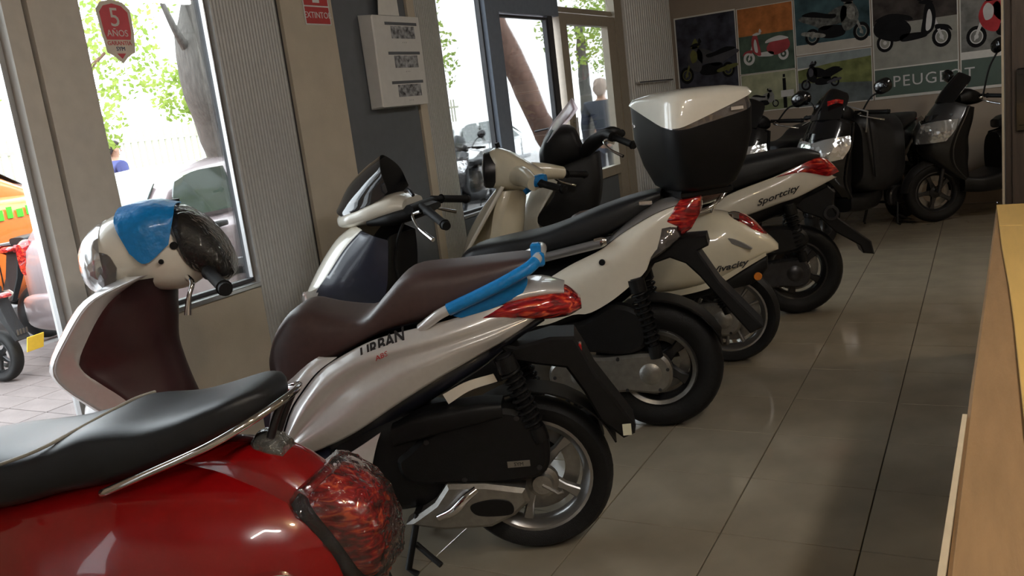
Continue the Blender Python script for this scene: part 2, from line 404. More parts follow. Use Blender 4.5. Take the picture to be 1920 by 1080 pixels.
def window(n, y0, y1, z0, z1, fm, w=.03, pane_x=FX-.045):
    root = empty('window_%d' % n, (FX-.07, (y0+y1)/2, z0)); root['kind'] = 'structure'
    def loc(g): return move(g, (-(FX-.07), -(y0+y1)/2, -z0))
    for g in (B(y0, y0+w, z0, z1, FX-.06, FX-.025), B(y1-w, y1, z0, z1, FX-.06, FX-.025), B(y0+w, y1-w, z0, z0+w*1.4, FX-.06, FX-.025), B(y0+w, y1-w, z1-w, z1, FX-.06, FX-.025)):
        ob('window_frame', loc(g), fm, root)
    ob('pane', loc(B(y0+w-.004, y1-w+.004, z0+w, z1-w, pane_x-.003, pane_x+.003, 0)), 'glass', root)
    return root
window(1, BY, -1.55, .08, 2.55, 'rail_alu')
window(2, .76, 1.884, .06, 2.55, 'rail_alu', .02)
w3 = window(3, 2.172, 2.814, .757, 2.55, 'frame_dark', .012)
ob('window_bead', move(B(2.793, 2.798, .78, 2.55, FX-.03, FX-.01, 0), (-(FX-.07), -(2.172+2.814)/2, -.757)), 'rail_alu', w3)
window(4, 4.605, 5.20, .757, 2.5, 'frame_dark', .012)
w5 = window(5, 5.385, 6.20, .757, 2.02, 'frame_dark', .018)
def build_door():
    d = empty('door_1', (FX-.05, 7.0, 0)); d['kind'] = 'structure'
    def loc(g): return move(g, (-(FX-.05), -7.0, 0))
    for g, m in ((B(6.37, 6.50, .02, 2.06, FX-.06, FX+.0), 'frame_cream'), (B(7.36, 7.53, .02, 2.06, FX-.06, FX+.0), 'frame_cream'), (B(6.50, 7.36, 1.975, 2.06, FX-.06, FX+.0), 'frame_cream'), (B(6.50, 7.36, .70, .78, FX-.06, FX+.0), 'frame_cream'), (B(6.5, 7.36, .02, .12, FX-.06, FX+.0), 'frame_cream')):
        ob('door_rail', loc(g), m, d)
    ob('kick_panel', loc(B(6.5, 7.36, .12, .70, FX-.07, FX-.03)), 'panel_grey', d)
    ob('pane', loc(B(6.495, 7.365, .775, 1.98, FX-.055, FX-.049, 0)), 'glass', d)
    ob('door_handle', loc(join(tube([(FX+.03, 6.44, .95), (FX+.03, 6.44, 1.25)], .011), tube([(FX, 6.44, .98), (FX+.03, 6.44, .98)], .008), tube([(FX, 6.44, 1.22), (FX+.03, 6.44, 1.22)], .008))), 'rail_alu', d)
    window(6, 6.37, 7.72, 2.07, 2.5, 'frame_cream', .03)
    M['box_haze'] = mat('roller_box_haze_tint', (.21, .25, .32), .5)  # panel grey made lighter and bluer, window haze put into the colour
    t = struct('trim_1', B(5.20, 5.385, 0, 2.5, FX-.06, FX+.01), 'box_haze')
    t = struct('trim_2', B(5.385, 6.37, 2.03, 2.5, FX-.16, FX+.0), 'box_haze')
    t = struct('trim_3', B(6.205, 6.29, .75, 2.03, FX-.06, FX-.02), 'frame_dark')
    t = struct('trim_4', B(7.54, 7.72, 0, 2.5, FX-.07, FX+.01), 'frame_cream')
    s = struct('trim_5', B(6.37, 7.72, -.0, .02, FX-.2, FX+.02), 'rail_alu')
build_door()
# ------------------------------------------------------------------ counter and cabinet at the right
def build_counter():
    c = thing('counter', 'wooden counter with brown edge and yellow top along the right', 'counter', (0.2, 1.6, 0))
    def loc(g): return move(g, (-.2, -1.6, 0))
    z = .95
    ob('counter_base', loc(box((.40, 1.35, .455), (.66, 2.5, .89), .004)), 'oak', c)
    # brown top slab, its left edge running slightly askew
    ob('counter_top', loc(prism([(-.036, .05), (-.033, .725), (-.022, 1.2), (-.010, 1.6), (.004, 2.1), (.020, 2.69), (.80, 2.69), (.80, .05)], .905, z, .004, 'z')), 'oak', c)
    ob('edge_strip', loc(prism([(-.042, .05), (-.040, .725), (-.029, 1.1), (-.024, 1.1), (-.034, .725), (-.037, .05)], .90, z+.001, 0, 'z')), 'edge', c)
    ob('yellow_top', loc(prism([(.035, .05), (.034, 1.03), (.034, 1.5), (.032, 1.75), (.026, 2.1), (.024, 2.36), (.80, 2.36), (.80, .05)], z, z+.006, .001, 'z')), 'yellow_wood', c)
    ob('yellow_top', loc(prism([(.024, 2.365), (.021, 2.70), (.80, 2.70), (.80, 2.365)], .90, z+.006, .001, 'z')), 'yellow_wood', c)
build_counter()
def build_cabinet():
    c = thing('tall_cabinet', 'tall dark brown wooden cabinet behind the end of the counter', 'cabinet', (.45, 4.2, 0))
    # left edge lies on the line of sight just right of the posters
    x0 = .052
    def loc(g): return move(g, (-.45, -4.2, 0))
    ob('carcass', loc(box(((x0+.012+.85)/2, 4.2, 1.15), (.85-x0-.012, .5, 2.3), .004)), 'walnut', c)
    ob('edge_strip', loc(box((x0+.004, 3.95, 1.15), (.008, .02, 2.3), .001)), 'edge', c)
    ob('door_panel', loc(box((x0+.2, 3.942, 1.15), (.33, .018, 2.24), .003)), 'walnut', c)
    ob('handle', loc(join(box((.118, 3.925, 1.17), (.02, .03, .2), .006), box((.118, 3.918, 1.17), (.034, .012, .24), .006))), 'gloss_black', c)
build_cabinet()
def build_lamps():
    # warm lamp over the counter; the rear one is added, unseen, to light the posters
    for i, (x, y) in enumerate(((.85, .2), (1.9, 5.2))):
        l = thing('ceiling_lamp', ['round warm ceiling lamp above the counter', 'added round warm fill lamp, unseen, at the rear of the shop'][i], 'ceiling lamp', (x, y, CZ))
        ob('lamp_housing', lathe([(0, 0), (.13, 0), (.13, -.05), (.11, -.06), (.11, -.03), (0, -.03)], 32, 'z'), 'white_plastic', l)
        mm = mat('lamp_diffuser_%d' % i, (.9, .85, .7), .4, emit=(1, .74, .42), estr=[110, 120][i])
        ob('lamp_diffuser', lathe([(0, -.035), (.105, -.035), (.10, -.055), (0, -.06)], 32, 'z'), mm, l)
build_lamps()
def build_fill_tubes():  # added fill fixtures, unseen, to brighten the facade, scooters and posters
    for i, (x, y) in enumerate(((.95, 1.5), (.95, -1.3), (.95, 6.2))):
        l = thing('fill_fixture', ['added fluorescent fill fixture, unseen, above the counter', 'added fluorescent fill fixture, unseen, behind the camera', 'added fluorescent fill fixture, unseen, near the brown cabinet'][i], 'ceiling lamp', (x, y, CZ))
        ob('fixture_housing', prism([(-.09, 0), (.09, 0), (.06, -.06), (-.06, -.06)], -.65, .65, .004, 'y'), 'white_plastic', l)
        mm = mat('fill_glow_%d' % i, (.9, .9, .9), .4, emit=(1, .96, .91), estr=[54, 68, 38][i])
        for dx in (-.035, .035): ob('fill_tube', tube([(dx, -.6, -.075), (dx, .6, -.075)], .014, 12), mm, l)
build_fill_tubes()
# ------------------------------------------------------------------ signs on the facade
def build_signs():
    s = thing('extinguisher_sign', 'red and white EXTINTOR fire extinguisher sign on the beige pilaster', 'sign', (FX+.021, 3.487, 1.99))
    m = basis((0, 0, 0), (0, 1, 0), (0, 0, 1))   # text plane faces +x
    R = lambda y0, y1, z0, z1, t: box((t/2, (y0+y1)/2, (z0+z1)/2), (t, y1-y0, z1-z0), .0005)
    ob('sign_plate', R(-.095, .095, -.10, .13, .003), 'white_plastic', s)
    ob('red_field', join(R(-.088, .088, -.094, -.015, .0042), R(-.088, .088, -.008, .122, .0042)), 'red_text', s)
    g = text_geo('EXTINTOR', .042); ob('lettering', xf(g, basis((.005, 0, -.055), (0, 1, 0), (0, 0, 1))), 'white_plastic', s)
    ob('pictogram', xf(join(box((.0, .045, 0), (.05, .08, .001)), box((.0, .09, 0), (.02, .03, .001)), box((-.025, .095, 0), (.03, .012, .001))), basis((.0047, 0, 0), (0, 1, 0), (0, 0, 1))), 'white_plastic', s)
    # guarantee sticker on the inside of the window
    y, z = 2.365, 1.845
    k = thing('shield_sticker', 'red and cream shield sticker reading 5 AÑOS on the left window', 'sticker', (FX-.040, y, z))
    shp = [(-.075, .085), (-.05, .112), (0, .122), (.05, .112), (.078, .085), (.077, 0), (.065, -.075), (.03, -.092), (0, -.118), (-.03, -.092), (-.062, -.075), (-.070, 0)]
    red = [(-.062, .075), (-.04, .098), (0, .107), (.04, .098), (.064, .075), (.063, 0), (.055, -.028), (-.052, -.028), (-.058, 0)]
    def P(o, t): return prism([(a, b) for a, b in o], 0, t, 0, 'x')
    cm = mat('sticker_cream', (.80, .72, .62), .6); rm = mat('sticker_red', (.70, .10, .12), .5); nm = mat('sticker_navy', (.04, .06, .14), .5)
    ob('sticker_base', P(shp, .0012), cm, k); ob('sticker_red_field', P(red, .002), rm, k)
    bs = lambda z0: basis((.0026, 0, z0), (0, 1, 0), (0, 0, 1))
    wm = mat('sticker_white', (.75, .72, .68), .5)
    ob('lettering', xf(text_geo('5', .10), bs(.052)), wm, k); ob('lettering', xf(text_geo('AÑOS', .035), bs(-.005)), wm, k)
    ob('lettering', xf(text_geo('GARANTIA', .022), bs(-.042)), rm, k); ob('lettering', xf(text_geo('SYM', .022), bs(-.063)), nm, k)
    ob('sticker_tip', prism([(-.02, -.08), (.02, -.08), (0, -.1)], .0012, .002, 0, 'x'), rm, k)
    # leaflet rack on the grey panel
    q = thing('leaflet_rack', 'white wall rack with three leaflet slots on the dark grey panel', 'leaflet rack', (FX, 4.045, 1.70))
    ob('rack_body', prism([(0, -.24), (.085, -.235), (.095, .24), (0, .25)], -.215, .225, .006, 'y'), 'white_plastic', q)
    for i, zz in enumerate((.15, -.005, -.16)):
        ob('slot', box((.0955+.0105*(zz-.24)/.48, .04, zz+.05), (.004, .30, .016), .001), 'panel_grey', q)
        cm2 = mat('leaflet_print_%d' % i, (.30, .31, .33), .6, 0, 0, .9, 40)
        ob('leaflet', box((.096+.0105*(zz-.24)/.48, .05, zz+.005), (.003, .22, .065), .0005), cm2, q)
        ob('caption', xf(text_geo('· · ·', .03), basis((.0975+.0105*(zz-.24)/.48, .05, zz-.05), (0, 1, 0), (0, 0, 1))), 'panel_grey', q)
    p = tag(ob('paper_sheet', prism([(-.10, 0), (.09, 0), (.07, .14), (.08, .26), (-.07, .28), (-.09, .12)], -.002, .002, 0, 'x'), 'paper'), 'cream paper sheets standing up out of the white leaflet rack', 'paper')
    p.location = (FX+.045, 4.06, 1.952); p.rotation_euler = (0, .08, 0)
build_signs()
# ------------------------------------------------------------------ posters on the back wall
def moto(m, wheel, bodyc, accent, sc=1, flip=1, kind=0):
    """flat print of a motorcycle or scooter seen three-quarter: list of (name, geo, mat)"""
    def disc(cx, cy, r, r2, sq=1.0, n=22):
        v = [(cx+r*math.cos(2*PI*i/n)*sq, cy+r*math.sin(2*PI*i/n)) for i in range(n)]
        w = [(cx+r2*math.cos(2*PI*i/n)*sq, cy+r2*math.sin(2*PI*i/n)) for i in range(n)]
        return [(a, 0, b) for a, b in v+w], [(i, (i+1) % n, n+(i+1) % n, n+i) for i in range(n)]
    def poly(p): return [(a, 0, b) for a, b in smooth_out(p, 40)], [tuple(range(len(smooth_out(p, 40))))]
    out = []
    for cx, cy, rr_ in ((.27, -.13, .105), (-.27, -.12, .095)):
        out.append((disc(cx, cy, rr_, rr_*.66, .86), wheel, 0)); out.append((disc(cx, cy, rr_*.66, rr_*.56, .86), accent, 0)); out.append((disc(cx, cy, rr_*.22, .001, .86), accent, 0))
    out.append((poly([(.285, -.13), (.265, -.135), (.155, .15), (.18, .16)]), accent, 1))
    if kind == 0:
        out.append((poly([(-.42, .09), (-.34, .13), (-.2, .10), (-.06, .06), (-.04, -.02), (-.14, -.06), (-.24, .0)]), bodyc, 1))
        out.append((poly([(-.38, .135), (-.26, .165), (-.10, .12), (.0, .10), (-.03, .06), (-.2, .09)]), wheel, 3))
        out.append((poly([(-.10, .10), (.0, .17), (.10, .18), (.13, .10), (.06, .0), (-.06, .0)]), bodyc, 2))
        out.append((poly([(.05, .12), (.12, .22), (.20, .19), (.25, .06), (.20, -.06), (.10, -.10), (.06, -.02)]), bodyc, 2))
        out.append((poly([(.12, .13), (.17, .18), (.21, .12), (.19, .02), (.13, .04)]), accent, 3))
        out.append((poly([(-.18, -.02), (.06, -.03), (.09, -.13), (-.04, -.16), (-.18, -.13)]), wheel, 1))
        out.append((poly([(-.14, -.10), (-.36, -.05), (-.38, -.09), (-.16, -.14)]), accent, 2))
        out.append((poly([(.09, .21), (.12, .31), (.15, .30), (.19, .20)]), accent, 2))
    else:
        out.append((poly([(-.38, .03), (-.32, .12), (-.12, .11), (-.02, .02), (-.04, -.07), (-.16, -.12), (-.33, -.06)]), bodyc, 1))
        out.append((poly([(-.36, .12), (-.22, .17), (-.04, .13), (.0, .08), (-.12, .09), (-.28, .10)]), wheel, 3))
        out.append((poly([(-.10, -.06), (.10, -.06), (.12, -.11), (-.10, -.13)]), wheel, 1))
        out.append((poly([(.08, -.10), (.10, .08), (.13, .22), (.19, .22), (.22, .10), (.19, -.05)]), bodyc, 2))
        out.append((poly([(.125, -.04), (.14, .12), (.165, .16), (.185, .08), (.17, -.03)]), accent, 3))
        out.append((poly([(.22, .0), (.33, -.02), (.37, -.08), (.30, -.04), (.22, -.05)]), bodyc, 2))
    out.append((poly([(.06, .24), (.13, .26), (.20, .23), (.13, .215)]), wheel, 3))
    out.append((poly([(.05, .27), (.075, .315), (.095, .27), (.075, .25)]), wheel, 3))
    res = []
    for g, mm, l in out:
        res.append((([(a*sc*flip, -.0006*(l+1), b*sc) for a, b2, b in g[0]], g[1]), mm))
    return res
def poster(label, x0, x1, z0, z1, fields, motos=(), border='paper', extra=()):
    p = thing('poster', label, 'poster', ((x0+x1)/2, WY-.001, z0), 0, 'posters on the back wall')
    cx = (x0+x1)/2
    ob('poster_sheet', box((0, -.004, (z1-z0)/2), (x1-x0, .006, z1-z0), .001), border, p)
    for fi, (n, pts, m) in enumerate(fields):
        v = [(a-cx, -.0074-.0004*fi, b-z0) for a, b in pts]; w = [(a, -.0068, b) for a, _, b in v]; k = len(v)
        ob(n, (v+w, [tuple(range(k)), tuple(range(2*k-1, k-1, -1))]+[(i, (i+1) % k, k+(i+1) % k, k+i) for i in range(k)]), m, p)
    for mx, mz, wm, bm_, am, sc, fl, kd in motos:
        for g, mm in moto(p, wm, bm_, am, sc, fl, kd):
            ob('printed_scooter', move(g, (mx-cx, -.0092, mz-z0)), mm, p)
    for n, g, m in extra: ob(n, move(g, (-cx, 0, -z0)), m, p)
    return p
def build_posters():
    P = lambda n, c, v=.25, s=9: mat('print_'+n, c, .75, 0, 0, v, s, spec=.12)
    R = lambda a, b, c, d: [(a, c), (b, c), (b, d), (a, d)]
    ink = P('ink', (0.012, 0.012, 0.014)); grey = P('grey', (0.304, 0.304, 0.304)); wht = P('white', (0.750, 0.750, 0.750), .1)
    poster('dark poster of a motorcycle nearest the corrugated pillar', -2.835, -2.20, 1.00, 2.085, [('print', R(-2.82, -2.21, 1.33, 2.07), P('slate', (0.057, 0.059, 0.080), .5)), ('print', R(-2.82, -2.21, 1.01, 1.32), P('fog', (0.190, 0.218, 0.247), .4))],
           [(-2.52, 1.60, ink, P('dim', (0.085, 0.085, 0.095)), P('olive', (0.162, 0.162, 0.057)), .8, -1, 0)])
    poster('orange and green poster of a white and red scooter', -2.19, -1.640, 1.43, 2.075, [('print', R(-2.18, -1.65, 1.80, 2.068), P('orange', (0.570, 0.209, 0.067), .35)), ('print', R(-2.18, -1.65, 1.435, 1.80), P('green', (0.095, 0.142, 0.110), .3))],
           [(-1.92, 1.66, wht, P('red', (0.418, 0.076, 0.085)), wht, .62, -1, 1)])
    poster('pale green poster with a standing figure and scooter', -2.19, -1.640, 1.045, 1.425, [('print', R(-2.18, -1.65, 1.06, 1.42), P('palegreen', (0.437, 0.456, 0.304), .25)), ('print', R(-2.18, -1.65, 1.055, 1.15), P('lawn', (0.266, 0.304, 0.171), .3))],
           [(-1.95, 1.16, ink, grey, grey, .35, 1, 0)], extra=[('printed_figure', join(box((-1.76, -.0095, 1.29), (.03, .001, .12)), box((-1.76, -.0095, 1.375), (.022, .001, .03)), box((-1.76, -.0095, 1.14), (.035, .001, .16))), ink), ('printed_sign', box((-1.735, -.0105, 1.20), (.125, .001, .065)), wht)])
    poster('dark teal poster of a large grey scooter on a quay', -1.632, -.945, 1.545, 2.45, [('print', R(-1.625, -.952, 1.64, 2.44), P('teal', (0.067, 0.123, 0.142), .6, 5)), ('print', R(-1.625, -.952, 1.555, 1.638), P('sand', (0.608, 0.570, 0.513), .1))],
           [(-1.25, 1.80, ink, P('bike', (0.142, 0.148, 0.142), .6, 30), P('bike2', (0.285, 0.285, 0.266), .5, 40), .82, 1, 0)])
    poster('poster of a rider on an open road with green hills', -1.632, -.945, 1.04, 1.535, [('print', R(-1.625, -.952, 1.05, 1.30), P('road', (0.152, 0.180, 0.190), .3)), ('print', R(-1.625, -.952, 1.42, 1.53), P('sky', (0.323, 0.380, 0.399), .2)), ('print', [(-1.625, 1.28), (-.952, 1.22), (-.952, 1.46), (-1.3, 1.44), (-1.625, 1.40)], P('hills', (0.209, 0.237, 0.095), .45))],
           [(-1.42, 1.32, ink, ink, P('dim3', (0.095, 0.095, 0.114)), .5, -1, 0)])
    poster('large poster of a black scooter above the green brand band', -.935, -.215, 1.04, 2.45, [('print', R(-.925, -.225, 1.72, 2.44), P('dusk', (0.067, 0.057, 0.053), .5)), ('print', R(-.925, -.225, 1.325, 1.72), P('plaza', (0.380, 0.380, 0.342), .15)), ('brand_band', R(-.925, -.225, 1.065, 1.313), P('band', (0.125, 0.171, 0.148), .08))],
           [(-.59, 1.66, ink, ink, wht, .88, 1, 1)], extra=[('lettering', xf(text_geo('PEUGEOT', .145, .0006, 'LEFT', 0, 1.12), basis((-.775, -.0095, 1.187), (1, 0, 0), (0, 0, 1))), P('letters', (0.750, 0.750, 0.750), .05))])
    poster('poster of a red motorcycle beside the brown cabinet', -.205, .50, 1.04, 2.45, [('brand_band', R(-.195, .49, 1.065, 1.313), P('band2', (.125, .17, .148), .08)), ('print', R(-.195, .49, 1.38, 2.44), P('mist', (0.247, 0.247, 0.237), .4))],
           [(.17, 1.62, ink, P('red2', (0.532, 0.057, 0.067)), wht, .9, -1, 0)])
build_posters()
# ------------------------------------------------------------------ scooter kit (local frame: x forward, y to the rider's left, z up; origin under the rear axle)
def wheel(par, name, s, r, rr, w, nsp=5, rim='rim_silver', y=0, turn=0, disc=True, sw=.02, drum=None):
    e = empty(name, (s, y, r), turn, par)
    h = w/2
    prof = [(rr, -h*.62), (rr+(r-rr)*.35, -h*.95), (rr+(r-rr)*.7, -h), (r-.012, -h*.78), (r-.002, -h*.4), (r, 0), (r-.002, h*.4), (r-.012, h*.78), (rr+(r-rr)*.7, h), (rr+(r-rr)*.35, h*.95), (rr, h*.62)]
    ob('tyre', lathe(prof, 48, loop=True), 'rubber', e, 50)
    tread = []
    for k in range(26):
        a = 2*PI*k/26
        for sg in (-1, 1):
            g = box((0, sg*h*.52, r-.0035), (.012, h*.5, .008)); m = Matrix.Rotation(a+sg*.06, 4, 'Y') @ Matrix.Rotation(0, 4, 'Z'); tread.append(xf(g, m))
    ro = lathe([(rr+.008, -h*.72), (rr+.008, -h*.6), (rr-.010, -h*.5), (rr-.016, -h*.2), (rr-.016, h*.2), (rr-.010, h*.5), (rr+.008, h*.6), (rr+.008, h*.72), (rr-.002, h*.74), (rr-.02, h*.45), (rr-.026, 0), (rr-.02, -h*.45), (rr-.002, -h*.74)], 48, loop=True)
    rimo = ob('rim', ro, rim, e)
    for k in range(nsp):
        a = 2*PI*k/nsp+.4
        g = prism([(-sw*1.3, .035), (sw*1.3, .035), (sw*.75, rr*.6), (sw*1.15, rr-.016), (-sw*1.15, rr-.016), (-sw*.75, rr*.6)], -h*.28, h*.28, .004)
        ob('spoke', xf(g, Matrix.Rotation(a, 4, 'Y')), rim, e)
    ob('hub', lathe([(0, h*.62), (.022, h*.62), (.03, h*.5), (.048, h*.42), (.05, -h*.42), (.03, -h*.55), (0, -h*.6)], 24), rim if not drum else drum, e)
    if disc:
        ob('brake_disc', lathe([(rr*.55, -h*.86), (rr*.82, -h*.86), (rr*.82, -h*.80), (rr*.55, -h*.80)], 40, loop=True), 'alu', e)
    return e
def shock(par, top, bot, r=.03, turns=9, name='shock_absorber'):
    e = empty(name, (0, 0, 0), 0, par)
    T = Vector(top); Bq = Vector(bot); ax = (Bq-T); L = ax.length; ax.normalize(); u = ax.orthogonal().normalized(); v = ax.cross(u)
    pts = [T+ax*(L*(.16+.66*i/(turns*10)))+(u*math.cos(2*PI*i/10)+v*math.sin(2*PI*i/10))*r for i in range(turns*10+1)]
    ob('coil_spring', tube(pts, .0055, 6), 'black', e)
    ob('damper', join(tube([T+ax*L*.1, T+ax*L*.9], r*.6, 12), tube([T, T+ax*L*.16], r*1.15, 14), tube([T+ax*L*.84, Bq], r*.9, 12)), 'black', e)
    ob('spring_cap', tube([T+ax*L*.02, T-ax*.004], r*.85, 14), 'steel', e)
    return e
def grip(par, root, end, r=.017, lever=True, levdir=(.35, 0, -.25), m='rubber'):
    a = Vector(root); b = Vector(end); d = (b-a)
    g = ob('handlebar_grip', join(tube([a, a+d*.28], r*.8, 12), tube([a+d*.25, a+d*.3, a+d*.9, a+d*.93], [r*1.25, r, r, r*1.3], 14), tube([a+d*.93, b], r*1.05, 14)), m, par)
    if lever:
        ld = Vector(levdir); p0 = a+d*.22+Vector((.03, 0, -.005))
        ob('brake_lever', tube([p0, p0+Vector((.035, 0, -.012)), p0+d*.35+Vector((.05, 0, -.03)), p0+d*.62+Vector((.035, 0, -.045)), p0+d*.72+Vector((.028, 0, -.05))], [.008, .007, .006, .006, .009], 10, 16), 'chrome', g)
    return g
def seat_part(par, st, m, pt=4, pb=3, name='seat', sub=44, wz=.35): return ob(name, body(st, sub, pt, pb, 32, 0, wz), m, par, 60)
def decal(par, s, size, p0, p1, y0, y1, m='dark_text', shear=.25, name='lettering', ext=.0008, off=0):
    """lettering from p0 to p1 (s,z) on the near side at lateral y0..y1; reads front to rear"""
    g = text_geo(s, size, ext, 'LEFT', shear, 1, off)
    w = max(v[0] for v in g[0]); ex = Vector((p1[0]-p0[0], y1-y0, p1[1]-p0[1])); L = ex.length
    g = ([(v[0]*L/w, v[1], v[2]) for v in g[0]], g[1])
    return ob(name, xf(g, basis((p0[0], y0, p0[1]), ex, (0, 0, 1))), m, par)
def front_end(par, ax_s, r, rr, top, w=.09, rim='rim_silver', fender='silver', nsp=5, fy=.055, fd=True):
    """front wheel, fork and mudguard; ax_s = wheelbase, top = (s,z) of the steering head"""
    wheel(par, 'front_wheel', ax_s, r, rr, w, nsp, rim)
    ob('fork', join(*[tube([(ax_s+.01, y, r), (ax_s-.01, y, r+.12), (top[0], y*.6, top[1])], .017, 10) for y in (fy+.02, -fy-.02)], tube([(ax_s, -fy-.03, r), (ax_s, fy+.03, r)], .011, 8)), 'steel', par)
    if fd:
        rings = []
        for i in range(18):
            a = math.radians(-8+150*i/17); wd = .062-(.018*abs(i-6)/11); R = r+.028
            c = (ax_s+R*math.cos(a), r+R*math.sin(a))
            ring = []
            for k in range(9):
                t = -1+2*k/8; dr = -.035*t*t
                ring.append((c[0]+dr*math.cos(a), wd*t, c[1]+dr*math.sin(a)))
            for k in range(8, -1, -1):
                t = -1+2*k/8; dr = -.035*t*t-.005
                ring.append((c[0]+dr*math.cos(a), wd*t*.96, c[1]+dr*math.sin(a)))
            rings.append(ring)
        ob('front_mudguard', loft(rings), fender, par, 50)
def stand(par, s, z, w=.13, foot=0.0):
    ob('centre_stand', join(tube([(s, w, z), (s+.05, w+.02, .03), (s+.02, w+.03, .014)], .011, 10), tube([(s, -w, z), (s+.05, -w-.02, .03), (s+.02, -w-.03, .014)], .011, 10), tube([(s, -w, z), (s, w, z)], .012, 10), tube([(s+.02, w, z*.5), (s-.06, w+.05, .05)], .009, 8)), 'black', par)
def crankcase(par, r, y0=.06, y1=.12, m='alu', badge=False):
    """transmission casing on the left of the rear wheel"""
    out = smooth_out([(-.065, r+.02), (-.03, r+.075), (.06, r+.085), (.2, r+.075), (.36, r+.08), (.44, r+.03), (.42, r-.07), (.30, r-.085), (.12, r-.075), (0, r-.085), (-.055, r-.05)], 66)
    c = ob('transmission_case', prism(out, y0, y1, .012), m, par)
    for k, (a, b, q) in enumerate(((.30, r, .06), (.02, r, .055))):
        ob('case_boss', lathe([(0, y1+.008), (q*.6, y1+.008), (q*.75, y1+.002), (q, y1-.004), (q, y1-.02)], 24, 'y', (a, 0, b)), m, c)
    for i in range(8):
        a, b = out[i*8]
        ob('case_bolt', lathe([(0, y1+.004), (.007, y1+.003), (.008, y1-.008)], 10, 'y', (a*.92+.01, 0, (b-r)*.86+r)), 'steel', c)
    return c
